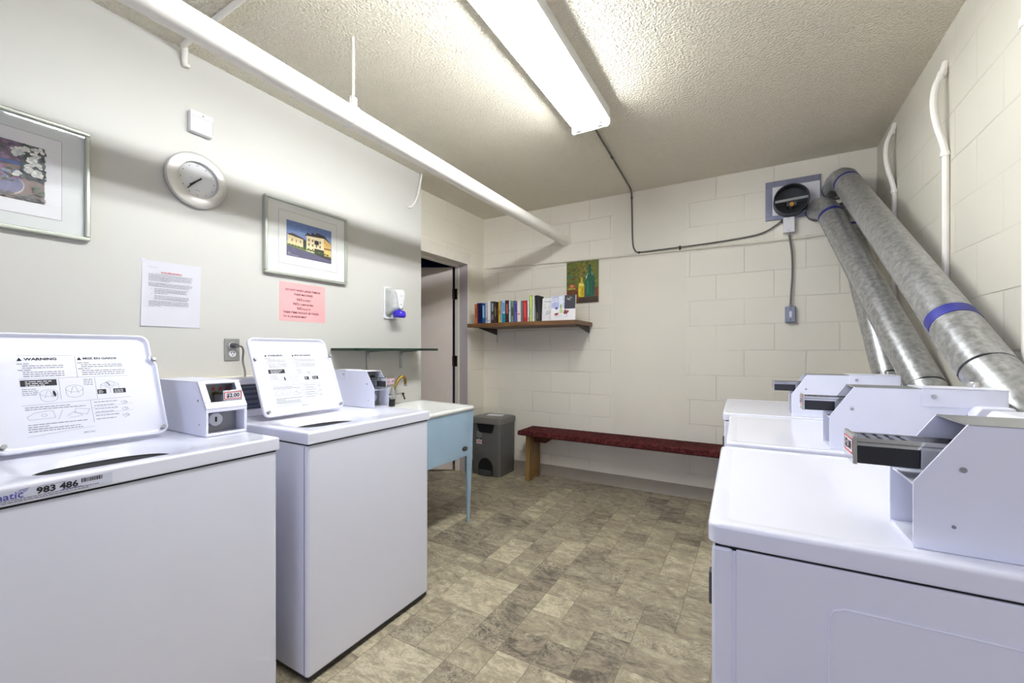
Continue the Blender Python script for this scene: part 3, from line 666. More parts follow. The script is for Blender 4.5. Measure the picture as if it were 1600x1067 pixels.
def lid_art(parent, O, U, V, N, W, H, seed):
    """instruction print on the underside of an open lid; u 0..W, v 0..H"""
    r = random.Random(seed); a = Art(O, U, V, N)
    u0, u1, um = 0.160 * W, 0.80 * W, 0.475 * W
    t = 0.0007; pi_, gi = 'greyink', 'greyink'
    top = 0.765 * H
    a.line([(u0 + 0.0, top + 0.016), (um - 0.006, top + 0.016)], t, pi_); a.line([(um + 0.002, top + 0.016), (u1, top + 0.016)], t, pi_)
    for uu in (u0, um + 0.004): a.poly([(uu, top - 0.001), (uu + 0.011, top - 0.001), (uu + 0.0055, top + 0.010)], 'ink', 0.0007)
    v = top - 0.012
    for k in range(7):
        wv = (0.25 if k in (0, 3) else 0.92)
        a.greek(u0 + (0 if k in (0, 3) else 0.010), u0 + (um - u0 - 0.02) * wv, v, 0.0036, gi, r); a.greek(um + 0.004 + (0 if k in (0, 3) else 0.008), um + (u1 - um) * wv, v, 0.0036, gi, r); v -= 0.0068
    y1 = top - 0.062; y2 = y1 - 0.082
    a.line([(u0, y1 + 0.002), (u1, y1 + 0.002)], t, pi_); a.line([(um, top + 0.014), (um, y1)], t, pi_)
    # black notice
    a.rect(u0 + 0.002, u0 + 0.078, y1 - 0.022, y1 - 0.002, 'ink', 0.0005)
    for k in range(3): a.greek(u0 + 0.012, u0 + 0.068 - 0.008 * k, y1 - 0.0085 - 0.006 * k, 0.0038, 'paper', r)
    for k in range(4): a.greek(u0 + 0.004, u0 + 0.036, y1 - 0.032 - 0.006 * k, 0.003, gi, r)
    # tubs with agitators
    def tubsk(cu, cv, s):
        a.ello(cu, cv, 0.019 * s, 0.011 * s, t, pi_, 18); a.ello(cu, cv - 0.017 * s, 0.018 * s, 0.011 * s, t, pi_, 10, math.pi, 2 * math.pi)
        a.line([(cu - 0.019 * s, cv), (cu - 0.018 * s, cv - 0.017 * s)], t, pi_); a.line([(cu + 0.019 * s, cv), (cu + 0.018 * s, cv - 0.017 * s)], t, pi_)
        a.line([(cu - 0.009 * s, cv - 0.016 * s), (cu - 0.003 * s, cv + 0.006 * s), (cu + 0.003 * s, cv + 0.006 * s), (cu + 0.009 * s, cv - 0.016 * s)], t, pi_)
    tubsk(u0 + 0.058, y1 - 0.046, 1.0); a.ell(u0 + 0.070, y1 - 0.049, 0.0032, 0.010, 'ink', 14, 0.0008, 0.15)
    tubsk(u0 + 0.115, y1 - 0.036, 1.05); a.line([(u0 + 0.083, y1), (u0 + 0.083, y2 + 0.012)], t, pi_)
    for k in range(4): a.greek(u0 + 0.138, u0 + 0.160, y1 - 0.008 - 0.006 * k, 0.003, gi, r)
    a.line([(u0 + 0.166, y1), (u0 + 0.166, y2 + 0.006)], t, pi_)
    cx, cy = u0 + 0.200, y1 - 0.024
    a.line([(cx - 0.022, cy - 0.004), (cx, cy - 0.018), (cx + 0.024, cy - 0.004), (cx + 0.003, cy + 0.010), (cx - 0.022, cy - 0.004)], t, pi_)
    a.ello(cx + 0.001, cy - 0.003, 0.012, 0.007, t, pi_, 14)
    a.line([(cx - 0.022, cy - 0.004), (cx - 0.022, cy - 0.020)], t, pi_); a.line([(cx + 0.024, cy - 0.004), (cx + 0.024, cy - 0.020)], t, pi_); a.line([(cx, cy - 0.018), (cx, cy - 0.034)], t, pi_)
    a.line([(cx - 0.007, cy + 0.004), (cx - 0.003, cy), (cx + 0.001, cy - 0.008)], 0.002, 'ink')
    for (b0, b1) in ((u0 + 0.168, u0 + 0.190), (u0 + 0.208, u0 + 0.240)):
        a.rect(b0, b1, y1 - 0.060, y1 - 0.044, 'ink', 0.0005)
        for k in range(3): a.greek(b0 + 0.003, b1 - 0.007, y1 - 0.0495 - 0.004 * k, 0.0024, 'paper', r)
    # lower row
    a.line([(u0, y2), (u1 - 0.006, y2 + 0.006)], t, pi_); a.line([(u0 + 0.148, y2 + 0.004), (u0 + 0.150, y2 - 0.072)], t, pi_)
    a.greek(u0 + 0.006, u0 + 0.100, y2 - 0.008, 0.0032, gi, r); a.greek(u0 + 0.006, u0 + 0.135, y2 - 0.0145, 0.0032, gi, r)
    a.line([(u0 + 0.012, y2 - 0.045), (u0 + 0.008, y2 - 0.036), (u0 + 0.024, y2 - 0.024), (u0 + 0.062, y2 - 0.020), (u0 + 0.066, y2 - 0.044), (u0 + 0.012, y2 - 0.045)], t, pi_)
    a.ello(u0 + 0.043, y2 - 0.034, 0.006, 0.004, t, pi_, 10); a.line([(u0 + 0.083, y2 - 0.020), (u0 + 0.072, y2 - 0.050)], t, pi_)
    a.line([(u0 + 0.092, y2 - 0.042), (u0 + 0.108, y2 - 0.030), (u0 + 0.126, y2 - 0.044), (u0 + 0.110, y2 - 0.048), (u0 + 0.096, y2 - 0.048)], t, pi_)
    a.line([(u0 + 0.112, y2 - 0.020), (u0 + 0.144, y2 - 0.026), (u0 + 0.136, y2 - 0.042), (u0 + 0.108, y2 - 0.034), (u0 + 0.112, y2 - 0.020)], t, pi_)
    for k, e in enumerate((0.135, 0.05, 0.12, 0.125)):
        a.greek(u0 + 0.008, u0 + e, y2 - 0.062 - 0.0068 * k, 0.0032, gi, r)
    a.line([(u0 + 0.004, y2 - 0.096), (u0 + 0.150, y2 - 0.084)], t, 'paleink')
    for k in range(6): a.greek(u0 + 0.156, u0 + (0.215 if k % 2 == 0 else 0.205), y2 - 0.006 - 0.0115 * k, 0.003, gi, r)
    for k in range(3):
        v_ = y2 - 0.010 - 0.023 * k
        a.line([(u0 + 0.222, v_), (u0 + 0.234, v_ + 0.003), (u0 + 0.240, v_ - 0.004), (u0 + 0.228, v_ - 0.008), (u0 + 0.222, v_)], t, pi_); a.ello(u0 + 0.234, v_ - 0.001, 0.004, 0.003, t, pi_, 8)
        if k < 2: a.line([(u0 + 0.152, v_ - 0.012), (u1 - 0.004, v_ - 0.008)], t, 'paleink')
    a.done('instruction_print', parent)
    text('heading_lettering', 'WARNING', 0.0115, a, u0 + 0.015, top + 0.0005, 'ink', parent, bold=0.03, sx=1.25)
    text('heading_lettering', 'MISE EN GARDE', 0.0105, a, um + 0.018, top + 0.001, 'ink', parent, bold=0.02, sx=1.15)
    text('code_lettering', '3951761', 0.008, a, u0 + 0.122, y2 - 0.104, 'greyink', parent)

def washer(label, xf, y0, ztop, coin_d, coin_y0, coin_y1, framed, lid0, lid1, lidx, sticker, price, seed):
    W, D = 0.669, 0.665
    t = thing('washing_machine', label, 'washer', (xf, y0, 0), 0, 'coin washers with open lids')
    cb = MB().box(-D + 0.01, -0.0, 0.002, W - 0.002, 0.024, ztop - 0.0472)
    obj('cabinet', cb, 'enamel', t, bevel=0.014, seg=4)
    obj('side_seam', MB().box(-0.019, -0.017, 0.0008, 0.004, 0.03, ztop - 0.055), 'greyink', t)
    obj('shade_strip', MB().box(-D + 0.02, -0.004, 0.006, W - 0.006, ztop - 0.052, ztop - 0.043), 'gap', t)  # black strip standing in for the shade in the joint below the deck
    obj('toe_plate', MB().box(-D + 0.02, -0.006, 0.012, W - 0.012, 0.012, 0.03), 'darkplastic', t)
    for a_ in (-0.05, -D + 0.06):
        for b_ in (0.05, W - 0.05): obj('foot', MB().lathe([(0.022, 0), (0.022, 0.008), (0.008, 0.009), (0.008, 0.014)], (a_, b_, 0), 'z', 16), 'darkplastic', t, smooth=True)
    # top deck with the tub mouth
    z1, z0 = ztop, ztop - 0.045
    cu, cv = (lid0 + lid1) / 2, lidx + 0.155; hy, hx = (lid1 - lid0) / 2 - 0.012, 0.142
    n = 64
    def sup(ax, ay, e, z, ox_=0.0):
        L = []
        for k in range(n):
            a = 2 * math.pi * k / n; c, s = math.cos(a), math.sin(a)
            L.append((cv + ox_ + ax * math.copysign(abs(c) ** (2 / e), c), cu + ay * math.copysign(abs(s) ** (2 / e), s), z))
        return L
    def outer(i, z):
        # outer rectangle points matched by angle to the mouth
        x0_, x1_, y0_, y1_ = -D + i, 0.006 - i, i, W - i; L = []
        for k in range(n):
            a = 2 * math.pi * k / n; c, s = math.cos(a), math.sin(a)
            tt = 1e9
            if c > 1e-9: tt = min(tt, (x1_ - cv) / c)
            if c < -1e-9: tt = min(tt, (x0_ - cv) / c)
            if s > 1e-9: tt = min(tt, (y1_ - cu) / s)
            if s < -1e-9: tt = min(tt, (y0_ - cu) / s)
            L.append([cv + c * tt, cu + s * tt, z])
        for X_, Y_ in ((x0_, y0_), (x1_, y0_), (x0_, y1_), (x1_, y1_)):
            k = min(range(n), key=lambda q: (L[q][0] - X_) ** 2 + (L[q][1] - Y_) ** 2); L[k] = [X_, Y_, z]
        return L
    dk = MB().loops([outer(0.002, z0), outer(0.0, z0 + 0.002), outer(0.0, z0 + 0.004), outer(0.0, z1 - 0.0085), outer(0.0, z1 - 0.0065), outer(0.0019, z1 - 0.0019), outer(0.0065, z1), outer(0.0085, z1), outer(0.020, z1), outer(0.026, z1 - 0.0008),
                     sup(hx + 0.014, hy + 0.018, 5, z1 - 0.001), sup(hx + 0.008, hy + 0.010, 4.5, z1 - 0.005), sup(hx, hy, 3.2, z1 - 0.008), sup(hx - 0.012, hy - 0.012, 2.8, z1 - 0.022), sup(hx - 0.022, hy - 0.026, 2.5, z1 - 0.040)], cap0=False, cap1=False)
    obj('top_deck', dk, 'enamel', t, smooth=True, angle=50)
    tb = MB().loops([sup(hx - 0.021, hy - 0.025, 2.5, z1 - 0.039), sup(hx - 0.026, hy - 0.030, 2.3, z1 - 0.043), sup(hx - 0.026, hy - 0.030, 2.3, z1 - 0.085)], cap0=False, cap1=False)
    obj('tub_ring', tb, 'gap', t, smooth=True)
    bk = MB().loops([sup(hx - 0.020, hy - 0.024, 2.2, z1 - 0.085), sup(hx - 0.022, hy - 0.026, 2.2, z1 - 0.42)], cap0=False, cap1=True)
    obj('basket', bk, 'steel', t, smooth=True)
    ag = MB().lathe([(0.10, z1 - 0.415), (0.06, z1 - 0.38), (0.035, z1 - 0.30), (0.03, z1 - 0.12), (0.02, z1 - 0.10), (0.0, z1 - 0.10)], (cv, cu, 0), 'z', 24, caps=False)
    obj('agitator', ag, 'darkgrey', t, smooth=True)
    # console
    cx0 = -0.565
    pf = [(cx0, z1), (cx0 - 0.012, z1 + 0.022), (cx0 - 0.040, z1 + 0.155), (cx0 - 0.046, z1 + 0.172), (cx0 - 0.060, z1 + 0.178), (-D, z1 + 0.178), (-D, z1)]
    co_ = obj('console', MB().prism(pf, 'y', 0.004, W - 0.004), 'enamelm', t, bevel=0.004)
    sl = Vector((-0.028, 0, 0.133)); SL = sl.length; sl.normalize(); nn = Vector((0.133, 0, 0.028)).normalized()
    a = Art((cx0 - 0.012, 0.012, z1 + 0.022), (0, 1, 0), sl, nn)
    yw = coin_y0 - 0.02
    a.rect(0.0, 0.40, 0.010, SL - 0.008, 'greyink'); a.rect(0.035, 0.395, 0.014, SL - 0.012, 'navy')
    for k in range(4):
        a.line([(0.060, 0.024 + k * 0.024), (0.14, 0.024 + k * 0.024), (0.14, 0.042 + k * 0.024), (0.060, 0.042 + k * 0.024), (0.060, 0.024 + k * 0.024)], 0.0016, 'paleink')
    a.line([(0.024, 0.012), (0.024, SL - 0.01)], 0.004, 'paleink'); a.line([(0.008, 0.05), (0.016, 0.05)], 0.002, 'paper'); a.line([(0.06, SL - 0.022), (0.15, SL - 0.022)], 0.003, 'paleink')
    a.done('control_panel', co_)
    # open lid leaning on the console
    th = math.radians(22.5); V = Vector((-math.sin(th), 0, math.cos(th))); N = Vector((math.cos(th), 0, math.sin(th))); U = Vector((0, 1, 0))
    O = Vector((lidx + 0.004, lid0, z1 + 0.012)); LW = lid1 - lid0; LH = 0.372
    o_ = []
    for (u_, v_) in rrect(0, LW, 0, LH, 0.028, 7):
        o_.append((u_, v_))
    # the finger notch on one edge
    pts = []
    for (u_, v_) in o_: pts.append((u_ - (0.012 if (u_ > LW * 0.6 and v_ > LH * 0.74) else 0), v_))
    extra = [(LW - 0.012, LH * 0.80), (LW - 0.018, LH * 0.765), (LW - 0.006, LH * 0.735), (LW, LH * 0.69)]
    # order: rrect starts at the upper corner of the u1 side, going counter-clockwise and ends on the lower u1 corner
    ring0 = pts + extra[::-1]
    def inset(P, d):
        cx_, cy_ = LW / 2, LH / 2
        return [(cx_ + (u - cx_) * (1 - d / (LW / 2)), cy_ + (v - cy_) * (1 - d / (LH / 2))) for u, v in P]
    def pl(P, h): return [O + U * u + V * v + N * h for u, v in P]
    lb = MB().loops([pl(inset(ring0, 0.004), -0.006), pl(ring0, -0.002), pl(ring0, 0.011), pl(inset(ring0, 0.0015), 0.0125), pl(inset(ring0, 0.004), 0.0125), pl(inset(ring0, 0.0065), 0.0105), pl(inset(ring0, 0.009), 0.002), pl(inset(ring0, 0.013), 0.0), pl(inset(ring0, 0.018), 0.0)], cap0=True, cap1=True)
    lid = obj('lid', lb, 'enamel', t, smooth=True, angle=60)
    for uu in (0.020, LW - 0.014): obj('hinge_pin', MB().tube([O + U * uu + V * 0.022 + N * 0.002, O + U * uu + V * 0.022 + N * 0.018], 0.0065, 12), 'steel', lid)
    for uu, vv in ((0.014, LH * 0.72), (LW - 0.008, LH * 0.745)): obj('bumper', MB().tube([O + U * uu + V * vv + N * 0.010, O + U * uu + V * vv + N * 0.021], [0.0085, 0.006], 12), 'greypl', lid)
    lid_art(lid, O, U, V, N, LW, LH, seed)
    c_ = coin_box(t, -coin_d, coin_y0, coin_y1, z1 + 0.001, cx0 * -1 + 0.06 - coin_d, 1, framed=framed, slide=0.016 if framed else 0.085, price=price, bracket=not framed)
    if not framed:
        for yy in (coin_y0 - 0.10, coin_y0 - 0.07): obj('console_lock', MB().cyl((-0.655, yy, z1 + 0.178), (-0.655, yy, z1 + 0.200), 0.009, 12), 'brass', t)
    else:
        obj('console_lock', MB().cyl((-0.62, coin_y0 - 0.03, z1 + 0.178), (-0.62, coin_y0 - 0.03, z1 + 0.196), 0.022, 16), 'plwhite', t)
    if sticker:
        a = Art((0.0062, 0.0, z0 + 0.003), (0, 1, 0), (0, 0, 1), (1, 0, 0)); r = random.Random(3)
        e = 0.222
        st = a.rect(0.006, e, 0.0015, 0.0305, 'label').done('front_label', t)
        b = Art((0.0062, 0.0, z0 + 0.003), (0, 1, 0), (0, 0, 1), (1, 0, 0))
        for k in range(2): b.greek(0.01, 0.196 - 0.02 * k, 0.0078 - 0.0042 * k, 0.0022, 'ink' if k == 0 else 'ink', r)
        b.greek(0.128, 0.166, 0.0098, 0.0022, 'blueink', r); b.greek(0.088, 0.136, 0.0289, 0.0014, 'greyink', r)
        u = 0.163
        for k in range(14):
            wd = r.choice((0.0012, 0.0018, 0.0026)); b.rect(u, u + wd, 0.0185, 0.0285, 'ink', 0.0006); u += wd + r.choice((0.0009, 0.0014))
        for k in range(3):
            q = 0.056 + 0.002 * k; v = 0.0215 + 0.0032 * k
            b.line([(q, v), (q + 0.005, v + 0.0012), (q + 0.010, v + 0.0010), (q + 0.016, v + 0.0026)], 0.0012, 'blueink')
        b.done('label_print', st)
        text('label_lettering', 'matic', 0.022, b, 0.019, 0.0115, 'blueink', st, bold=0.015)
        text('number_lettering', '983 486', 0.0205, b, 0.087, 0.0125, 'ink', st, bold=0.035, sx=1.05)
    return t

WA = washer('white top load washer with open lid and a number label on its front edge', -1.462, 0.214, 0.934, 0.205, 0.533, 0.671, True, 0.078, 0.478, -0.352, True, '$2.00', 5)
WB = washer('white top load washer with open lid standing beside the blue laundry tub', -1.425, 0.968, 0.937, 0.288, 0.577, 0.677, False, 0.060, 0.458, -0.385, False, '$2.00', 6)

# ------------------------------------------------------------------ dryers
def dryer(label, xf, y0, ztop, slide, group='coin dryers in a row'):
    W, D = 0.672, 0.655
    t = thing('dryer', label, 'dryer', (xf, y0, 0), math.radians(1.6), group)
    z0 = ztop - 0.036
    obj('cabinet', MB().box(0.004, D - 0.006, 0.006, W - 0.006, 0.03, z0 - 0.007), 'enamel', t, bevel=0.006, seg=3)
    obj('front_post', MB().box(0.0, 0.035, 0.003, W - 0.003, 0.028, z0 - 0.003), 'enamel', t, bevel=0.008, seg=3)
    so = obj('side_panel', MB().box(0.0375, D - 0.004, 0.001, 0.008, 0.03, z0 - 0.004), 'enamel', t, bevel=0.003)
    obj('side_panel', MB().box(0.0375, D - 0.004, W - 0.008, W - 0.001, 0.03, z0 - 0.004), 'enamel', t, bevel=0.003)
    # pressed rectangle on the side sheet
    em = MB(); u0, u1, v1 = 0.165, 0.445, z0 - 0.062
    path = [(u0, 0.0004, 0.12), (u0, 0.0004, v1 - 0.02), (u0 + 0.006, 0.0004, v1 - 0.006), (u0 + 0.02, 0.0004, v1), (u1 - 0.02, 0.0004, v1), (u1 - 0.006, 0.0004, v1 - 0.006), (u1, 0.0004, v1 - 0.02), (u1, 0.0004, 0.12)]
    em.tube(path, 0.0016, 6)
    obj('pressed_panel', em, 'enamel', so, smooth=True)
    n = 8
    def rr(i, z, r=0.02): return [(x, y, z) for x, y in rrect(-0.006 + i, D - i, i, W - i, r, n)]
    tp = MB().loops([rr(0.002, z0), rr(0.0, z0 + 0.002), rr(0.0, z0 + 0.004), rr(0.0, ztop - 0.0085), rr(0.0, ztop - 0.0065), rr(0.0019, ztop - 0.0019), rr(0.0065, ztop), rr(0.0085, ztop), rr(0.024, ztop), rr(0.030, ztop - 0.0018), rr(0.033, ztop - 0.0018), rr(0.2, ztop - 0.0018)])
    obj('top_panel', tp, 'enamel', t, smooth=True, angle=50)
    obj('shade_strip', MB().box(0.006, D - 0.006, 0.006, W - 0.006, z0 - 0.008, z0 + 0.002), 'gap', t)  # solid black strip, imitates the shade under the top panel
    obj('toe_plate', MB().box(0.02, D - 0.02, 0.02, W - 0.02, 0.012, 0.03), 'darkplastic', t)
    for a_ in (0.06, D - 0.06):
        for b_ in (0.06, W - 0.06): obj('foot', MB().cyl((a_, b_, 0), (a_, b_, 0.014), 0.02, 14), 'darkplastic', t)
    dr = obj('door', MB().box(-0.004, -0.0002, 0.10, W - 0.10, 0.20, 0.74), 'enamel', t, bevel=0.006)
    obj('handle', MB().box(-0.010, -0.0003, 0.105, 0.13, 0.742, 0.806), 'darkgrey', t, bevel=0.003)
    cs = D - 0.12
    pf = [(cs, ztop), (cs + 0.012, ztop + 0.03), (cs + 0.045, ztop + 0.135), (cs + 0.055, ztop + 0.150), (D, ztop + 0.150), (D, ztop)]
    co_ = obj('console', MB().prism(pf, 'y', 0.004, W - 0.004), 'enamelm', t, bevel=0.006, seg=3)
    sl = Vector((0.033, 0, 0.105)); SL = sl.length; sl.normalize(); nn = Vector((-0.105, 0, 0.033)).normalized()
    a = Art((cs + 0.012, W - 0.02, ztop + 0.03), (0, -1, 0), sl, nn)
    a.rect(0.02, W - 0.06, 0.012, SL - 0.010, 'greyink'); a.rect(0.024, W - 0.064, 0.016, SL - 0.014, 'label')
    for k in range(3): a.line([(0.34, 0.03 + 0.022 * k), (0.56, 0.03 + 0.022 * k)], 0.004, 'greyink')
    a.done('control_panel', co_)
    obj('console_lock', MB().lathe([(0.012, 0), (0.012, 0.012), (0.010, 0.016), (0, 0.016)], (D - 0.03, 0.145, ztop + 0.192), 'z', 16, caps=False), 'silver', t, smooth=True)
    c = coin_box(t, 0.275, 0.045, 0.160, ztop - 0.0015, D - 0.275, -1, framed=False, slide=slide, price='$2.00')
    return t
dryer('white coin dryer closest to the viewer, its pressed side panel showing', -0.064, 0.806, 0.942, 0.092)
dryer('white coin dryer in the middle of the row of three', -0.074, 1.545, 0.941, 0.090)
dryer('white coin dryer at the end of the row beside the bench', -0.124, 2.262, 0.941, 0.096)

# ------------------------------------------------------------------ exhaust ducts and fan
def duct(label, elbow, straight, tail, bands):
    R = 0.071
    o = Vector(elbow[0]); t = thing('exhaust_duct', label, 'duct', o, 0, 'galvanised dryer ducts')
    E = [Vector(p) - o for p in elbow]
    P = smooth_path(E, 4)
    rs = [R + (0.0025 if i % 2 else -0.001) for i in range(len(P))]
    obj('elbow', MB().tube(P, rs, 28), 'galv', t, smooth=True, angle=25)
    S = [Vector(p) - o for p in straight]
    so = obj('pipe', MB().tube(S, R, 32), 'galv', t, smooth=True)
    d = (S[1] - S[0]).normalized(); q = d.cross(Vector((0, 0, 1))).normalized(); q2 = q.cross(d).normalized()
    off = (q * 0.95 - q2 * 0.3).normalized() * R
    obj('seam', MB().tube([S[0] + off, S[1] + off], 0.003, 6), 'galv', so)
    T = smooth_path([S[1]] + [Vector(p) - o for p in tail], 4)
    obj('lower_elbow', MB().tube(T, R * 0.985, 24), 'galv', t, smooth=True)
    for f, wd in bands:
        c = S[0].lerp(S[1], f)
        obj('tape_band', MB().tube([c - d * wd / 2, c + d * wd / 2], R + 0.0018, 32), 'tape', t, smooth=True)
    obj('wall_collar', MB().cyl(E[0], E[0] + (E[1] - E[0]).normalized() * 0.035, R + 0.004, 28), 'darkgrey', t, smooth=True)
duct('long galvanised duct with two blue tape bands sloping in front of the others', [(0.505, 3.815, 2.405), (0.505, 3.76, 2.405), (0.507, 3.66, 2.412), (0.520, 3.545, 2.385), (0.528, 3.47, 2.33)], [(0.528, 3.47, 2.33), (0.632, 1.87, 1.177)], [(0.655, 1.765, 1.08), (0.671, 1.70, 0.94), (0.672, 1.68, 0.78), (0.672, 1.68, 0.15)], [(0.0, 0.035), (0.862, 0.05)])
duct('galvanised duct with one blue tape band running between its two neighbours', [(0.405, 3.80, 2.262), (0.405, 3.75, 2.262), (0.416, 3.67, 2.25), (0.436, 3.60, 2.205), (0.452, 3.55, 2.15)], [(0.452, 3.55, 2.15), (0.664, 2.55, 1.08)], [(0.669, 2.50, 1.0), (0.671, 2.47, 0.86), (0.671, 2.47, 0.15)], [(0.0, 0.04)])
duct('steep galvanised duct at the back corner half hidden by its neighbour', [(0.560, 3.815, 2.225), (0.560, 3.775, 2.225), (0.561, 3.725, 2.205), (0.565, 3.69, 2.15), (0.570, 3.67, 2.08)], [(0.570, 3.67, 2.08), (0.668, 3.16, 1.10)], [(0.671, 3.11, 0.95), (0.671, 3.09, 0.80), (0.671, 3.09, 0.15)], [(0.0, 0.05)])

fan = thing('exhaust_fan', 'square metal wall plate holding a round black exhaust fan', 'fan', (0.246, YB, 2.385))
def fb_(mb, x0, x1, y0, y1, z0, z1): return mb.box(x0 - 0.246, x1 - 0.246, y0 - YB, y1 - YB, z0 - 2.385, z1 - 2.385)
pf_ = MB(); fb_(pf_, 0.078, 0.425, 3.803, YB, 2.490, 2.535); fb_(pf_, 0.078, 0.425, 3.803, YB, 2.240, 2.272); fb_(pf_, 0.078, 0.122, 3.803, YB, 2.272, 2.490); fb_(pf_, 0.420, 0.425, 3.803, YB, 2.272, 2.490)
obj('plate_frame', pf_, 'shtgalv', fan, bevel=0.002)
pn = MB(); fb_(pn, 0.122, 0.420, 3.807, YB, 2.272, 2.490); obj('panel', pn, 'plwhite', fan)
ri = MB().lathe([(0.113, -0.012), (0.113, -0.105), (0.110, -0.108), (0.106, -0.105), (0.104, -0.02)], (-0.006, 0, -0.028), 'y', 48, caps=False)
obj('fan_ring', ri, 'darkgrey', fan, smooth=True)
obj('fan_well', MB().lathe([(0.104, -0.025), (0.0, -0.016)], (-0.006, 0, -0.028), 'y', 48, caps=False), 'darkplastic', fan)
obj('crossbar', MB().slab((-0.006, -0.100, -0.032), (0.9986, 0, 0.052), (-0.052, 0, 0.9986), (0, -1, 0), -0.102, 0.102, -0.009, 0.009, 0, 0.003), 'greypl', fan)
mo = MB().cyl((-0.004, -0.02, -0.062), (-0.004, -0.085, -0.062), 0.016, 16)
obj('motor', mo, 'amber', fan, smooth=True)
mb2 = MB().box(-0.034, -0.022, -0.09, -0.02, -0.075, -0.045); mb2.box(0.014, 0.024, -0.09, -0.02, -0.075, -0.045); mb2.tube([(-0.012, -0.085, -0.075), (-0.02, -0.088, -0.09), (-0.006, -0.09, -0.10)], 0.002, 6)
obj('motor_bracket', mb2, 'darkgrey', fan)

jb = thing('junction_box', 'small white junction box under the exhaust fan', 'electrical box', (0.227, YB, 2.185))
obj('box', MB().box(-0.036, 0.036, -0.055, 0, -0.06, 0.053), 'plwhite', jb, bevel=0.002)
obj('screw', MB().cyl((0, -0.057, 0.045), (0, -0.054, 0.045), 0.003, 10).cyl((0, -0.057, -0.047), (0, -0.054, -0.047), 0.003, 10), 'greypl', jb)
obj('cable_clamp', MB().cyl((-0.05, -0.022, 0.035), (-0.036, -0.022, 0.035), 0.012, 14), 'darkgrey', jb)
sw = thing('switch_box', 'blue grey surface switch box at the end of a hanging cable', 'switch', (0.238, YB, 1.51))
obj('box', MB().box(-0.034, 0.034, -0.042, 0, -0.06, 0.06), 'switchgrey', sw, bevel=0.006, seg=3)
obj('cover', MB().box(-0.029, 0.029, -0.046, -0.040, -0.054, 0.054), 'switchgrey', sw, bevel=0.002)
obj('toggle', MB().box(-0.008, 0.008, -0.050, -0.045, -0.022, 0.022).box(-0.004, 0.004, -0.060, -0.045, 0.0, 0.012), 'plwhite', sw, bevel=0.001)
obj('screw', MB().cyl((0, -0.048, 0.040), (0, -0.045, 0.040), 0.004, 10).cyl((0, -0.048, -0.040), (0, -0.045, -0.040), 0.004, 10), 'ink', sw)
conduit('switch_cable', 'grey cable hanging from the white junction box to the wall switch', [(0.228, 3.790, 2.124), (0.233, 3.790, 2.09), (0.248, 3.790, 1.96), (0.250, 3.790, 1.80), (0.243, 3.790, 1.68), (0.238, 3.790, 1.571)], 0.0068, 'rubber', cat='cable', clips=[((0.238, 3.790, 1.585), (0.238, 3.790, 1.571)), ((0.228, 3.790, 2.1245), (0.229, 3.790, 2.110))], clipm='plategrey', clip_r=1.5, clipname='connector')

# ------------------------------------------------------------------ bench, bin, tub
bn = thing('bench', 'low wooden bench with a burgundy carpeted seat along the back wall', 'bench', (-0.75, 3.66, 0))
BX0, BX1 = -1.95 + 0.75, 0.40 + 0.75
n = 8
cs_ = MB()
def bl(i, z): return [(x, y, z) for x, y in rrect(BX0 + i, BX1 - i, -0.165 + i, 0.150 - i, 0.012, 3)]
cs_.loops([bl(0.004, 0.437), bl(0, 0.441), bl(0, 0.468), bl(0.003, 0.475), bl(0.012, 0.479)])
obj('seat', cs_, 'carpet', bn, smooth=True)
for x in (-1.865 + 0.75, 0.30 + 0.75):
    lg = MB().prism([(-0.118, 0), (-0.03, 0), (0.002, 0.21), (0.036, 0), (0.118, 0), (0.110, 0.437), (-0.110, 0.437)], 'x', x - 0.022, x + 0.022)
    obj('leg', lg, 'legwood', bn, bevel=0.003)
for s, x in ((1, -1.843 + 0.75), (-1, 0.278 + 0.75)):
    br_ = MB().prism([(x, 0.437), (x + s * 0.23, 0.437), (x + s * 0.20, 0.41), (x + s * 0.12, 0.355), (x, 0.355)], 'y', -0.02, 0.02)
    obj('brace', br_, 'redwood', bn, bevel=0.002)
obj('stringer', MB().box(-1.84 + 0.75, 0.275 + 0.75, 0.025, 0.055, 0.39, 0.437), 'redwood', bn)

tc = thing('trash_can', 'charcoal pedal bin with a grey lid beside the bench', 'bin', (-2.305, 3.64, 0))
bw, bd = 0.165, 0.148
def bl2(wx, wy, z, r=0.03): return [(x, y, z) for x, y in rrect(-wx, wx, -wy, wy, r, 5)]
body = MB().loops([bl2(bw - 0.006, bd - 0.006, 0.0), bl2(bw, bd, 0.006), bl2(bw + 0.004, bd + 0.003, 0.25), bl2(bw + 0.006, bd + 0.004, 0.515), bl2(bw - 0.004, bd - 0.006, 0.515), bl2(bw - 0.004, bd - 0.006, 0.49)])
bo = obj('body', body, 'binbody', tc, smooth=True, angle=50)
# pedal arch: dark recess plate with rounded head, plus the pedal
ar = [(-0.085, 0.004), (0.085, 0.004)] + [(0.085 * math.cos(a), 0.075 + 0.10 * math.sin(a)) for a in [math.pi * k / 14 for k in range(15)]]
obj('pedal_recess', MB().prism(ar, 'y', -bd - 0.006, -bd + 0.01), 'darkplastic', bo)
pd = MB().prism([(-0.078, -bd - 0.028), (0.078, -bd - 0.028), (0.07, -bd - 0.0), (-0.07, -bd - 0.0)], 'z', 0.045, 0.060); pd.box(-0.078, 0.078, -bd - 0.03, -bd - 0.006, 0.008, 0.045)
obj('pedal', pd, 'darkgrey', tc, bevel=0.003)
obj('handle_recess', MB().prism([(-0.105, 0.51), (0.105, 0.51), (0.085, 0.44), (0.075, 0.425), (-0.06, 0.425), (-0.075, 0.435)], 'y', -bd - 0.009, -bd + 0.01), 'darkplastic', bo, bevel=0.002)
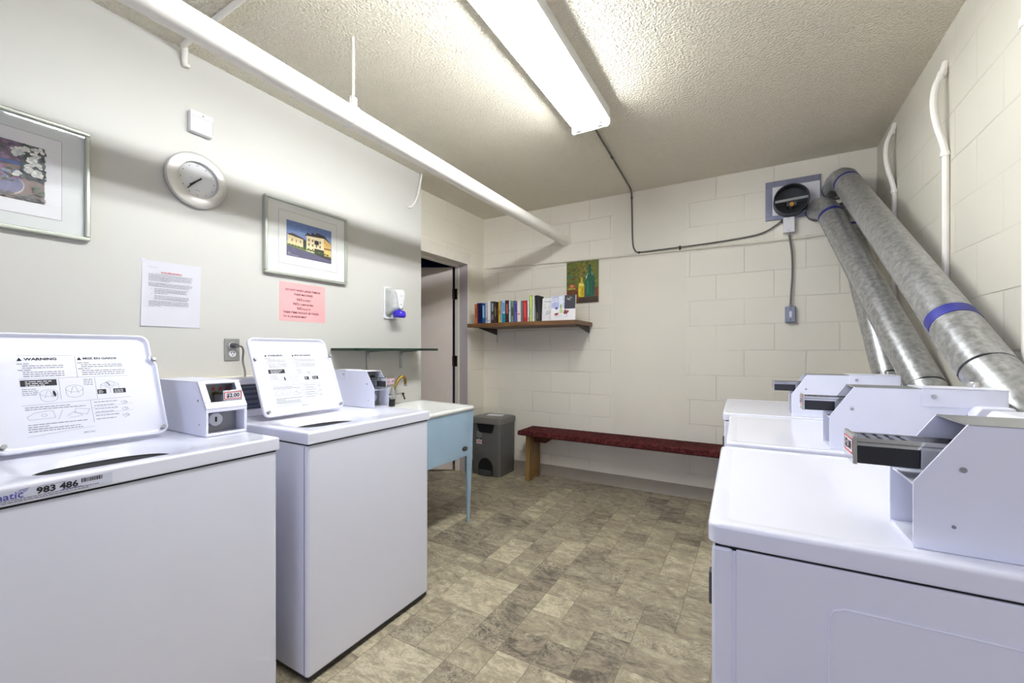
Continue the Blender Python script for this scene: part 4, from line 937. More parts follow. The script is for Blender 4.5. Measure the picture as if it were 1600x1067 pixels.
ld = MB().loops([bl2(bw + 0.004, bd + 0.004, 0.512), bl2(bw + 0.012, bd + 0.012, 0.514), bl2(bw + 0.013, bd + 0.013, 0.556), bl2(bw + 0.008, bd + 0.008, 0.570), bl2(bw - 0.02, bd - 0.02, 0.577)])
obj('lid', ld, 'binlid', tc, smooth=True, angle=50)
a = Art((-0.105, -bd - 0.0064, 0.30), (1, 0, 0), (0, 0, 1), (0, -1, 0))
a.rect(0, 0.062, 0.07, 0.135, cmat((120, 124, 122))); a.rect(0, 0.062, 0.052, 0.07, 'ink'); a.rect(0, 0.062, 0.01, 0.052, 'paper'); a.ello(0.031, 0.031, 0.024, 0.012, 0.006, 'redink', 16); a.line([(0.014, 0.031), (0.048, 0.031)], 0.007, 'redink'); a.line([(0.02, 0.061), (0.042, 0.061)], 0.004, 'paper')
a.done('sticker', bo)
tag(obj('paper_sheet', MB().slab((-2.365, 3.585, 0.5785), (0.98, 0.2, 0), (-0.2, 0.98, 0), (0, 0, 1), 0, 0.17, 0, 0.115, 0, 0.0012), 'paper'), 'white sheet of paper lying on the bin lid', 'paper')

# laundry tub
tu = thing('laundry_tub', 'light blue laundry tub on tapered legs with a white basin', 'laundry tub', (-2.04, 2.2, 0))
TX0, TX1, TY0, TY1 = XL + 0.012 + 2.04, -1.745 + 2.04, 1.80 - 2.2, 2.49 - 2.2
def quad(i, z, sk=0.085):
    return [(TX0 + i, TY0 + i, z), (TX1 - i, TY0 + i, z), (TX1 - i, TY1 - i, z), (TX0 + i, TY1 - i + sk * (1 if i < 0.02 else 0.9), z)]
def rq(i, z, r=0.03, m_=5):
    Q = quad(i, z); P = []
    for k in range(4):
        p0, p1, p2 = Vector(Q[k - 1]), Vector(Q[k]), Vector(Q[(k + 1) % 4])
        a_, b_ = p1 + (p0 - p1).normalized() * r, p1 + (p2 - p1).normalized() * r
        for q in range(m_ + 1):
            s = q / m_; P.append(tuple(a_ * (1 - s) ** 2 + p1 * 2 * s * (1 - s) + b_ * s ** 2))
    return P
ba = MB().loops([rq(0.012, 0.815), rq(-0.004, 0.818), rq(-0.008, 0.828), rq(-0.006, 0.840), rq(0.004, 0.845), rq(0.026, 0.840, 0.05), rq(0.05, 0.80, 0.06), rq(0.085, 0.56, 0.07), rq(0.12, 0.54, 0.07)], cap0=False)
obj('basin', ba, 'porcelain', tu, smooth=True, angle=60)
ap = MB()
zt, zb_ = 0.818, 0.50
def sk(x): return 0.085 * (TX1 - x) / (TX1 - TX0)
ap.box(TX1 - 0.006, TX1 - 0.003, TY0 + 0.07, TY1 - 0.07, zb_, zt)
obj('front_apron', ap, 'tub', tu, bevel=0.001)
ae = MB().add([(TX1 - 0.01, TY1 - 0.006, zb_), (TX0 + 0.02, TY1 - 0.006 + 0.08, zb_), (TX0 + 0.02, TY1 - 0.006 + 0.08, zt), (TX1 - 0.01, TY1 - 0.006, zt), (TX1 - 0.01, TY1 - 0.009, zb_), (TX0 + 0.02, TY1 + 0.071, zb_), (TX0 + 0.02, TY1 + 0.071, zt), (TX1 - 0.01, TY1 - 0.009, zt)], [(0, 1, 2, 3), (4, 7, 6, 5), (0, 4, 5, 1), (1, 5, 6, 2), (2, 6, 7, 3), (3, 7, 4, 0)])
obj('end_apron', ae, 'tub', tu)
ae = MB().box(TX0 + 0.02, TX1 - 0.01, TY0 + 0.006, TY0 + 0.009, zb_, zt); obj('end_apron', ae, 'tub', tu)
for fx_, fy_ in ((1, 1), (1, 0), (0, 1), (0, 0)):
    cx_ = TX1 - 0.002 if fx_ else TX0 + 0.03; cy_ = (TY1 - 0.002 + (0 if fx_ else 0.075)) if fy_ else TY0 + 0.002
    sy = -1 if fy_ else 1; sx = -1 if fx_ else 1
    dx = -0.035 * (1 if fx_ else -0.4); 
    def Lp(wd, z, k): 
        ex = cx_ + dx * k
        return [(ex, cy_, z), (ex, cy_ + sy * wd, z), (ex + sx * 0.004, cy_ + sy * wd, z), (ex + sx * 0.004, cy_ + sy * 0.004, z), (ex + sx * wd, cy_ + sy * 0.004, z), (ex + sx * wd, cy_, z)]
    lg = MB().loops([Lp(0.075, zt, 0), Lp(0.066, zb_ - 0.01, 0.3), Lp(0.022, 0.0, 1.0)])
    obj('leg', lg, 'tub', tu)
bg = MB().lathe([(0.03, 0), (0.03, 0.003), (0.024, 0.005), (0.0, 0.005)], (0, 0, 0), 'x', 24, caps=False)
bg.v = [(TX1 - 0.003 + x, TY1 - 0.105 + y, 0.555 + z * 0.5) for x, y, z in bg.v]
bgo = obj('badge', bg, 'bronze', tu, smooth=True)
a = Art((TX1 + 0.002, TY1 - 0.105, 0.555), (0, 1, 0), (0, 0, 1), (1, 0, 0)); a.line([(-0.016, 0.0), (0.016, 0.0)], 0.004, 'plategrey', 0.0006); a.ello(0, 0, 0.025, 0.011, 0.0018, 'plategrey', 20); a.done('badge_print', bgo)

fc = thing('faucet', 'brass gooseneck faucet with a chrome body over the blue tub', 'faucet', (-2.285, 2.235, 0.842))
sp_ = smooth_path([(0.03, -0.03, 0.085), (0.032, -0.02, 0.12), (0.036, 0.01, 0.175), (0.042, 0.032, 0.200), (0.050, 0.050, 0.206), (0.058, 0.062, 0.190), (0.060, 0.065, 0.150)], 5)
obj('spout', MB().tube(sp_, 0.0105, 14), 'brass', fc, smooth=True)
obj('spout_tip', MB().cyl((0.060, 0.065, 0.152), (0.060, 0.065, 0.136), 0.0125, 16), 'chrome', fc, smooth=True)
bd_ = MB().lathe([(0.022, 0.05), (0.024, 0.06), (0.022, 0.10), (0.014, 0.12), (0.012, 0.135), (0, 0.135)], (0.03, -0.03, 0.0), 'z', 20, caps=False); bd_.cyl((-0.05, -0.03, 0.07), (0.03, -0.03, 0.07), 0.016, 14)
bd_.cyl((0.03, -0.09, 0.072), (0.03, 0.05, 0.072), 0.013, 14)
obj('faucet_body', bd_, 'chrome', fc, smooth=True)
obj('drain_hose', MB().cyl((0.02, -0.03, -0.002), (0.025, -0.03, 0.05), 0.022, 16), 'darkplastic', fc, smooth=True)
for s in (-1, 1):
    yy = -0.02 + s * 0.085
    obj('tap_handle', MB().cyl((0.03, yy - 0.012 * s, 0.072), (0.03, yy, 0.072), 0.008, 12).sphere((0.03, yy + 0.006 * s, 0.076), 0.011).tube([(0.03, yy + 0.006 * s, 0.072), (0.045, yy + 0.004 * s, 0.05), (0.05, yy + 0.004 * s, 0.038)], [0.006, 0.005, 0.008], 10), 'bronze', fc, smooth=True)

# ------------------------------------------------------------------ things on the drywall
def framed_picture(label, y0, y1, z0, z1, mat_a, mat_b, m1, m2, photo, art):
    yc, zc = (y0 + y1) / 2, (z0 + z1) / 2; w2, h2 = (y1 - y0) / 2, (z1 - z0) / 2
    t = thing('framed_picture', label, 'picture', (XL, yc, zc))
    Y, Z, X_ = (0, 1, 0), (0, 0, 1), (1, 0, 0)
    f = MB().ring((0, 0, 0), Y, Z, X_, -w2, w2, -h2, h2, (-w2 + 0.016, w2 - 0.016, -h2 + 0.016, h2 - 0.016), 0.0, 0.028)
    obj('frame', f, 'frame', t, bevel=0.005, seg=3)
    obj('mat_board', MB().slab((0, 0, 0), Y, Z, X_, -w2 + 0.012, w2 - 0.012, -h2 + 0.012, h2 - 0.012, 0.002, 0.012), mat_a, t)
    b = m2; obj('inner_mat', MB().ring((0, 0, 0), Y, Z, X_, m1[0] - yc, m1[1] - yc, m1[2] - zc, m1[3] - zc, (b[0] - yc, b[1] - yc, b[2] - zc, b[3] - zc), 0.012, 0.0135), mat_b, t, bevel=0.0004)
    ln = Art((0.0121, 0, 0), Y, Z, X_); e = 0.0018
    ln.line([(m1[0] - yc, m1[2] - zc), (m1[1] - yc, m1[2] - zc), (m1[1] - yc, m1[3] - zc), (m1[0] - yc, m1[3] - zc), (m1[0] - yc, m1[2] - zc)], e * 2, cmat((172, 160, 164), 0.6))
    ln.done('mat_edge', t)
    a = Art((0.0124, b[0] - yc, b[2] - zc), Y, Z, X_); art(a, b[1] - b[0], b[3] - b[2]); po = a.done('photograph', t); 
    obj('glass', MB().slab((0, 0, 0), Y, Z, X_, -w2 + 0.014, w2 - 0.014, -h2 + 0.014, h2 - 0.014, 0.0185, 0.0195), 'clear', t)
    return t
def art_garden(a, W, H):
    r = random.Random(4); c = lambda x: cmat(x, 0.6, 0.15, 60)
    a.rect(0, W, 0, H, c((138, 122, 118)))
    a.rect(0, W * 0.6, 0, H, c((104, 84, 108))); a.O = a.O + a.U * (W * 0.56); W = W * 0.44
    a.poly([(0, H * 0.55), (W * 0.62, H * 0.62), (W * 0.62, H), (0, H)], c((104, 84, 104))); a.poly([(W * 0.5, H * 0.45), (W, H * 0.35), (W, H), (W * 0.55, H)], c((76, 78, 88)))
    a.rect(0, W * 0.55, H * 0.60, H * 0.66, c((76, 96, 148)))
    a.ell(W * 0.22, H * 0.25, W * 0.38, H * 0.20, c((188, 182, 176)), 40); a.ell(W * 0.22, H * 0.26, W * 0.36, H * 0.175, c((126, 126, 154)), 40)
    a.poly([(0, H * 0.28), (W * 0.5, H * 0.30), (W * 0.45, H * 0.40), (0, H * 0.46)], c((96, 98, 84)))
    for k in range(70): a.ell(r.uniform(0, W * 0.52), r.uniform(H * 0.30, H * 0.52), 0.007, 0.005, c(r.choice([(140, 100, 134), (160, 116, 146), (112, 120, 146), (150, 154, 168), (96, 108, 88)])), 7)
    for k in range(60): a.ell(r.uniform(0, W * 0.55), r.uniform(H * 0.68, H * 0.97), 0.009, 0.007, c(r.choice([(116, 90, 122), (134, 106, 134), (84, 78, 94), (108, 98, 108)])), 7)
    for k in range(90): a.ell(r.uniform(W * 0.55, W * 0.985), r.uniform(H * 0.42, H * 0.96), 0.010, 0.006, c(r.choice([(62, 68, 74), (88, 96, 98), (104, 110, 116), (70, 82, 70)])), 7, None, r.uniform(0, 3))
    for k in range(15):
        cu, cv = W * r.choice([0.52, 0.6, 0.68, 0.78, 0.9]) + r.uniform(-0.012, 0.012), H * r.choice([0.5, 0.58, 0.7, 0.8, 0.9]) + r.uniform(-0.01, 0.01)
        cu = min(cu, W - 0.018); cv = min(cv, H - 0.014)
        for q in range(9): a.ell(cu + r.uniform(-0.013, 0.013), cv + r.uniform(-0.009, 0.009), 0.006, 0.005, c(r.choice([(232, 230, 222), (214, 214, 206), (196, 198, 198)])), 7)
    for k in range(40): a.ell(r.uniform(W * 0.1, W * 0.98), r.uniform(0.004, H * 0.1), 0.007, 0.0035, c(r.choice([(88, 96, 92), (112, 104, 104), (128, 120, 120)])), 6)
    for k in range(20): a.ell(r.uniform(W * 0.78, W * 0.97), r.uniform(H * 0.14, H * 0.28), 0.005, 0.003, c(r.choice([(88, 104, 88), (100, 108, 100)])), 6)
def art_house(a, W, H):
    c = lambda x: cmat(x, 0.6, 0.12, 50)
    a.rect(0, W, 0, H, c((104, 130, 184))); a.poly([(0, H * .55), (W, H * .62), (W, H * .80), (0, H * .72)], c((128, 152, 198)))
    a.poly([(0, 0), (W, 0), (W, H * 0.22), (W * 0.5, H * 0.20), (0, H * 0.36)], c((96, 92, 118)))
    a.poly([(0, H * 0.30), (W, H * 0.12), (W, H * 0.24), (W * 0.4, H * 0.33), (0, H * 0.40)], c((122, 140, 66)))
    a.poly([(W * 0.62, H * 0.18), (W, H * 0.09), (W, H * 0.18), (W * 0.72, H * 0.22)], c((60, 56, 60)))
    a.poly([(W * 0.02, H * 0.34), (W * 0.36, H * 0.30), (W * 0.37, H * 0.58), (W * 0.02, H * 0.62)], c((226, 208, 160)))
    a.poly([(W * 0.0, H * 0.60), (W * 0.12, H * 0.66), (W * 0.38, H * 0.57), (W * 0.36, H * 0.54)], c((74, 58, 54)))
    a.rect(W * 0.35, W * 0.44, H * 0.28, H * 0.54, c((60, 68, 58)))
    a.poly([(W * 0.42, H * 0.24), (W * 0.82, H * 0.20), (W * 0.82, H * 0.74), (W * 0.42, H * 0.68)], c((240, 222, 176)))
    a.poly([(W * 0.82, H * 0.20), (W * 0.99, H * 0.22), (W * 0.99, H * 0.62), (W * 0.82, H * 0.74)], c((222, 182, 104)))
    a.poly([(W * 0.38, H * 0.66), (W * 0.44, H * 0.78), (W * 0.52, H * 0.74), (W * 0.54, H * 0.82), (W * 0.62, H * 0.77), (W * 0.66, H * 0.84), (W * 0.84, H * 0.80), (W * 1.0, H * 0.58), (W * 0.84, H * 0.72), (W * 0.42, H * 0.68)], c((52, 40, 42)))
    for i in range(4):
        for j in range(3): a.rect(W * (0.46 + 0.085 * i), W * (0.49 + 0.085 * i), H * (0.27 + 0.135 * j), H * (0.34 + 0.135 * j), c((112, 92, 70)))
    a.rect(W * 0.60, W * 0.70, H * 0.48, H * 0.60, c((46, 44, 44))); a.rect(W * 0.60, W * 0.82, H * 0.20, H * 0.36, c((56, 60, 44))); a.rect(W * 0.82, W * 0.99, H * 0.40, H * 0.44, c((120, 84, 50)))
    for i in range(3): a.rect(W * (0.10 + 0.09 * i), W * (0.125 + 0.09 * i), H * 0.42, H * 0.50, c((150, 128, 96)))
    for k in range(14): a.ell(W * (0.06 + 0.065 * k), H * (0.32 - 0.006 * k), 0.009, 0.006, c(((92, 110, 52), (70, 86, 44))[k % 2]), 8)
    a.line([(W * 0.03, H * 0.07), (W * 0.06, H * 0.10), (W * 0.09, H * 0.07)], 0.002, 'paper'); a.line([(W * 0.03, H * 0.045), (W * 0.26, H * 0.035)], 0.003, 'paleink')
framed_picture('silver framed garden photograph with white blossoms beside the round clock', 0.09, 0.626, 1.676, 2.11, 'mat1', 'mat2', (0.170, 0.546, 1.741, 2.045), (0.215, 0.501, 1.789, 1.998), None, art_garden)
framed_picture('silver framed photograph of a cream apartment building under blue sky', 1.322, 1.859, 1.667, 2.100, 'mat3', 'mat3', (1.405, 1.786, 1.738, 2.040), (1.450, 1.746, 1.786, 1.992), None, art_house)

ck = thing('wall_clock', 'round silver rimmed wall clock with a pale face', 'clock', (XL, 1.004, 2.055))
obj('rim', MB().lathe([(0.122, 0.0), (0.130, 0.006), (0.130, 0.020), (0.126, 0.027), (0.088, 0.036), (0.084, 0.034), (0.083, 0.018)], (0, 0, 0), 'x', 64, caps=False), 'silver', ck, smooth=True, angle=40)
fo = obj('clock_face', MB().lathe([(0.086, 0.018), (0.0, 0.018)], (0, 0, 0), 'x', 48, caps=False).lathe([(0.1, 0.002), (0.0, 0.002)], (0, 0, 0), 'x', 24, caps=False), 'clockface', ck)
a = Art((0.0182, 0, 0), (0, 1, 0), (0, 0, 1), (1, 0, 0))
for h in range(12):
    an = math.pi / 6 * h; u, v = 0.070 * math.sin(an), 0.070 * math.cos(an)
    if h != 0: a.ell(u, v, 0.0022, 0.0028, 'greyink', 8)
a.line([(-0.004, 0.066), (-0.004, 0.076)], 0.0016, 'greyink'); a.line([(0.001, 0.066), (0.005, 0.076)], 0.0014, 'greyink'); a.line([(-0.010, -0.048), (0.010, -0.048)], 0.002, 'paleink'); a.line([(-0.032, 0.008), (-0.020, 0.004)], 0.0012, 'paleink')
a.done('dial_print', fo)
for nm, an, L, wd in (('minute_hand', 222, 0.066, 0.0045), ('hour_hand', 228.5, 0.046, 0.0065)):
    an = math.radians(an); d = Vector((0, math.sin(an), math.cos(an))); q = Vector((0, d.z, -d.y))
    h0 = 0.0215 if nm[0] == 'h' else 0.0235
    obj(nm, MB().slab((0, 0, 0), d, q, (1, 0, 0), -0.020, L, -wd / 2, wd / 2, h0, h0 + 0.001), 'ink', ck)
obj('glass', MB().lathe([(0.084, 0.0285), (0.06, 0.0310), (0.03, 0.0325), (0.0, 0.033)], (0, 0, 0), 'x', 48, caps=False), 'clear', ck, smooth=True)

al_ = thing('alarm_sensor', 'small white square alarm unit above the round clock', 'sensor', (XL, 1.018, 2.332))
obj('housing', MB().box(0, 0.030, -0.048, 0.048, -0.050, 0.050), 'plwhite', al_, bevel=0.004, seg=3)
obj('cover', MB().box(0.029, 0.0325, -0.040, 0.044, -0.043, 0.022), 'paper', al_, bevel=0.001)
obj('seam', MB().box(0.0296, 0.0304, -0.044, 0.046, 0.0235, 0.0255).box(0.0296, 0.0304, 0.0450, 0.0464, -0.040, 0.0245), 'greypl', al_)
obj('indicator', MB().cyl((0.029, 0.004, 0.036), (0.0315, 0.004, 0.036), 0.005, 12), 'greypl', al_)

nt = thing('notice_sheet', 'white typed notice with a red heading in a clear sleeve', 'notice', (XL, 0.91, 1.495))
nb = MB().add([(0.001, -0.112, 0.146), (0.001, 0.116, 0.150), (0.003, 0.109, -0.148), (0.006, -0.119, -0.146), (0.0, -0.112, 0.146), (0.0, 0.116, 0.150), (0.0, 0.109, -0.148), (0.0, -0.119, -0.146)], [(0, 1, 2, 3), (4, 7, 6, 5), (0, 4, 5, 1), (1, 5, 6, 2), (2, 6, 7, 3), (3, 7, 4, 0)])
no_ = obj('sheet', nb, 'sleeve', nt)
a = Art((0.0058, -0.115, -0.146), (0, 1, 0), (0, 0, 1), (1, 0, 0)); r = random.Random(8)
a.O.x = 0.0055
a.greek(0.022, 0.055, 0.263, 0.0026, 'paleink', r)
for k in range(1): a.greek(0.070, 0.150, 0.244, 0.0050, 'redink', r)
a.line([(0.070, 0.2425), (0.150, 0.2425)], 0.0012, 'redink')
v = 0.232
rows = [(0.024, 0.192), (0.024, 0.192), (0.024, 0.192), (0.024, 0.188), (0.024, 0.10), None, (0.024, 0.192), (0.024, 0.19), (0.024, 0.178), None, (0.045, 0.176), (0.045, 0.165), (0.045, 0.172), (0.045, 0.096), None, (0.045, 0.176), (0.045, 0.178), (0.045, 0.174), None, (0.024, 0.178), (0.024, 0.178), (0.024, 0.176), (0.024, 0.07)]
for q in rows:
    if q is None: v -= 0.004; continue
    a.greek(q[0], q[1], v, 0.0031, 'greyink', r); v -= 0.0070
for vv in (0.168, 0.142): a.ell(0.034, vv, 0.0014, 0.0014, 'greyink', 8, 0.0008)
a.done('notice_print', no_)
obj('tape_piece', MB().box(0.0005, 0.0018, -0.118, -0.100, 0.140, 0.152), 'sleeve', nt)

pk = thing('pink_notice', 'pink paper sign in black capitals below the building photograph', 'sign', (XL, 1.563, 1.523))
pb_ = MB().loops([[(0.0, y, z) for y, z in rrect(-0.147, 0.147, -0.112, 0.112, 0.006, 3)], [(0.0014, y, z) for y, z in rrect(-0.147, 0.147, -0.112, 0.112, 0.006, 3)]])
po_ = obj('sheet', pb_, 'pink', pk)
a = Art((0.0012, -0.147, -0.112), (0, 1, 0), (0, 0, 1), (1, 0, 0))
for s, size, u, v, al__ in (('DO NOT WASH LARGE ITEMS IN', 0.0165, 0.147, 0.176, 'CENTER'), ('THESE MACHINES', 0.0165, 0.147, 0.152, 'CENTER'), ('THESE ITEMS SHOULD BE TAKEN', 0.0165, 0.022, 0.045, 'LEFT'), ('TO A LAUNDROMAT', 0.0165, 0.022, 0.021, 'LEFT')):
    text('sign_lettering', s, size, a, u, v, 'ink', po_, al__, 0.022, sx=0.93 if al__ == 'LEFT' else 0.93)
for s1, s2, u, v in (('NO', 'DUVETS', 0.104, 0.121), ('NO', 'COMFORTERS', 0.082, 0.095), ('NO', 'QUILTS', 0.106, 0.069)):
    text('sign_lettering', s1, 0.022, a, u, v, 'ink', po_, 'LEFT', 0.025); text('sign_lettering', s2, 0.0145, a, u + 0.037, v, 'ink', po_, 'LEFT', 0.02)

ou = thing('power_outlet', 'grey steel double wall outlet above the washer console', 'outlet', (XL, 1.165, 1.244))
obj('cover_plate', MB().box(0, 0.006, -0.0365, 0.0365, -0.057, 0.057), 'plategrey', ou, bevel=0.003)
def recept(z):
    ro = obj('receptacle', MB().lathe([(0.0175, 0.0), (0.0175, 0.0085), (0.0165, 0.0095), (0.0, 0.0095)], (0, 0, z), 'x', 24, caps=False), 'plwhite', ou, smooth=True)
    obj('slot', MB().box(0.009, 0.0102, -0.008, -0.0055, z - 0.001, z + 0.008).box(0.009, 0.0102, 0.0055, 0.008, z - 0.001, z + 0.008).cyl((0.009, 0, z - 0.008), (0.0102, 0, z - 0.008), 0.0028, 10), 'ink', ro)
recept(-0.0205); recept(0.0205)
pc0 = (XL + 0.01 + 1.425, 1.165 - 0.968, 1.265)
def sh3(P): return [(p[0] + pc0[0], p[1] + pc0[1], p[2] + pc0[2]) for p in P]
cdo = obj('power_cord', MB().tube(sh3(smooth_path([(0.024, 0.008, -0.002), (0.034, 0.026, -0.006), (0.034, 0.034, -0.03), (0.030, 0.034, -0.08), (0.066, 0.026, -0.14), (0.074, 0.018, -0.20), (0.080, 0.018, -0.30), (0.09, 0.018, -0.45)], 5)), 0.0045, 8), 'rubber', WB, smooth=True)
obj('plug', MB().loops([sh3([(0.0, 0.015 * math.cos(k * math.pi / 8), 0.015 * math.sin(k * math.pi / 8)) for k in range(16)]), sh3([(0.014, 0.016 * math.cos(k * math.pi / 8), 0.014 * math.sin(k * math.pi / 8)) for k in range(16)]), sh3([(0.030, 0.006 + 0.012 * math.cos(k * math.pi / 8), -0.002 + 0.009 * math.sin(k * math.pi / 8)) for k in range(16)])]), 'darkgrey', cdo, smooth=True)

sd = thing('soap_dispenser', 'wall soap dispenser with a white cover and blue push lever', 'soap dispenser', (XL, 2.255, 1.59))
obj('back_plate', MB().loops([[(0.0, y, z) for y, z in rrect(-0.066, 0.060, -0.118, 0.115, 0.012, 4)], [(0.012, y, z) for y, z in rrect(-0.066, 0.060, -0.118, 0.115, 0.012, 4)]]), 'plwhite', sd, bevel=0.002)
def sh_(x, a0, a1, b0, b1, r): return [(x, y, z) for y, z in rrect(a0, a1, b0, b1, r, 5)]
obj('reservoir', MB().loops([sh_(0.012, -0.058, 0.054, -0.100, 0.108, 0.02), sh_(0.05, -0.056, 0.052, -0.08, 0.106, 0.025), sh_(0.085, -0.048, 0.046, -0.06, 0.09, 0.025), sh_(0.10, -0.035, 0.034, -0.04, 0.07, 0.025)]), 'clearpl', sd, smooth=True, angle=50)
cvr = MB().loops([sh_(0.096, -0.030, 0.030, -0.05, 0.088, 0.02), sh_(0.104, -0.030, 0.030, -0.05, 0.086, 0.02)])
cp = [(-0.036, 0.088), (0.030, 0.092), (0.040, 0.07), (0.034, 0.02), (0.020, -0.036), (0.0, -0.052), (-0.014, -0.040), (-0.030, 0.03), (-0.044, 0.072)]
cvr = MB().loops([[(0.070, y, z) for y, z in cp], [(0.108, y, z) for y, z in cp], [(0.112, y * 0.9, z * 0.95) for y, z in cp]])
cvo = obj('cover', cvr, 'plwhite', sd, bevel=0.003)
obj('button', MB().cyl((0.111, 0.0, -0.018), (0.1145, 0.0, -0.018), 0.004, 10), 'greypl', cvo)
a = Art((0.1122, -0.03, 0.04), (0, 1, 0), (0, 0, 1), (1, 0, 0)); r = random.Random(2)
a.greek(0.012, 0.05, 0.010, 0.003, 'paleink', r); a.greek(0.016, 0.048, 0.0, 0.003, 'paleink', r); a.done('cover_print', cvo)
lv = MB().loops([sh_(0.06, -0.030, 0.032, -0.108, -0.058, 0.014), sh_(0.10, -0.034, 0.036, -0.112, -0.056, 0.018), sh_(0.128, -0.030, 0.032, -0.114, -0.064, 0.020), sh_(0.136, -0.020, 0.022, -0.106, -0.074, 0.014)])
obj('push_lever', lv, 'bluelever', sd, smooth=True, angle=50)
obj('nozzle', MB().cyl((0.035, -0.004, -0.118), (0.035, -0.004, -0.09), 0.014, 14), 'plwhite', sd)

gs = thing('glass_shelf', 'dark green edged glass shelf on two steel brackets above the tub', 'shelf', (XL, 2.14, 1.245))
obj('shelf_pane', MB().box(0.008, 0.23, -0.395, 0.385, -0.0075, 0.0095), 'glassedge', gs, bevel=0.0015)
for yy in (-0.095, 0.225):
    b_ = MB().box(0, 0.006, yy - 0.012, yy + 0.012, -0.140, -0.004)
    b_.prism([(0.004, -0.0085), (0.17, -0.0085), (0.17, -0.012), (0.02, -0.020), (0.006, -0.045), (0.004, -0.045)], 'y', yy - 0.0015, yy + 0.0015)
    b_.cyl((0.006, yy, -0.128), (0.010, yy, -0.128), 0.005, 10); b_.cyl((0.006, yy, -0.03), (0.010, yy, -0.03), 0.005, 10)
    obj('bracket', b_, 'steel', gs)

# ------------------------------------------------------------------ book shelf and what stands on it
ws = thing('wall_shelf', 'brown wooden board shelf on dark brackets holding a row of books', 'shelf', (-1.885, YB, 1.48))
SY0 = 3.38
obj('board', MB().box(-2.45 + 1.885, -1.317 + 1.885, SY0 - YB, -0.008, -0.014, 0.022), 'shelfwood', ws, bevel=0.002)
for x, zt_, zb2 in ((-2.374, 0.05, -0.165), (-1.349, 0.20, -0.17)):
    xx = x + 1.885
    so = obj('wall_standard', MB().box(xx - 0.008, xx + 0.008, -0.007, 0, zb2, zt_ if zt_ < 0.1 else 0.20), 'creampipe', ws, bevel=0.001)
    s_ = MB(); z = zb2 + 0.02
    while z < (0.19 if zt_ > 0.1 else 0.03):
        s_.box(xx - 0.0025, xx + 0.0025, -0.0075, -0.0068, z, z + 0.010); z += 0.028
    obj('slot', s_, 'greyink', so)
    obj('bracket', MB().prism([(0.0, -0.015), (-0.34, -0.015), (-0.34, -0.021), (-0.02, -0.075), (0.0, -0.075)], 'x', xx - 0.0045, xx + 0.0045), 'bracket', ws)
ZS = 1.502
def book(label, x0, x1, h, c, depth=0.125, lean=0.0, y=3.44, bands=(), c2=None, group='books on the wall shelf'):
    W = x1 - x0
    t = obj('book', MB().box(-W / 2, -W / 2 + 0.0015, 0.0, depth, 0, h).box(W / 2 - 0.0015, W / 2, 0.0, depth, 0, h).box(-W / 2, W / 2, 0.0, 0.002, 0, h), cmat(c, 0.45, 0.10, 40))
    t.location = ((x0 + x1) / 2, y, ZS + abs(math.sin(lean)) * W / 2 + 0.0003); t.rotation_euler = (0, lean, 0)
    tag(t, label, 'book', group)
    obj('page_block', MB().box(-W / 2 + 0.0016, W / 2 - 0.0016, 0.0022, depth - 0.003, 0.002, h - 0.002), 'page', t)
    if bands or c2:
        a = Art((-W / 2, 0.0, 0), (1, 0, 0), (0, 0, 1), (0, -1, 0))
        if c2: a.rect(0.0002, W - 0.0002, 0.0005, h * c2[1], cmat(c2[0], 0.45, 0.1, 40))
        for (f0, f1, bc) in bands: a.rect(W * 0.22, W * 0.78, h * f0, h * f1, cmat(bc, 0.5, 0.1, 40))
        a.done('spine_print', t)
    return t
def bx_(px_): return -2.391 + (px_ - 744.0) * 0.00712
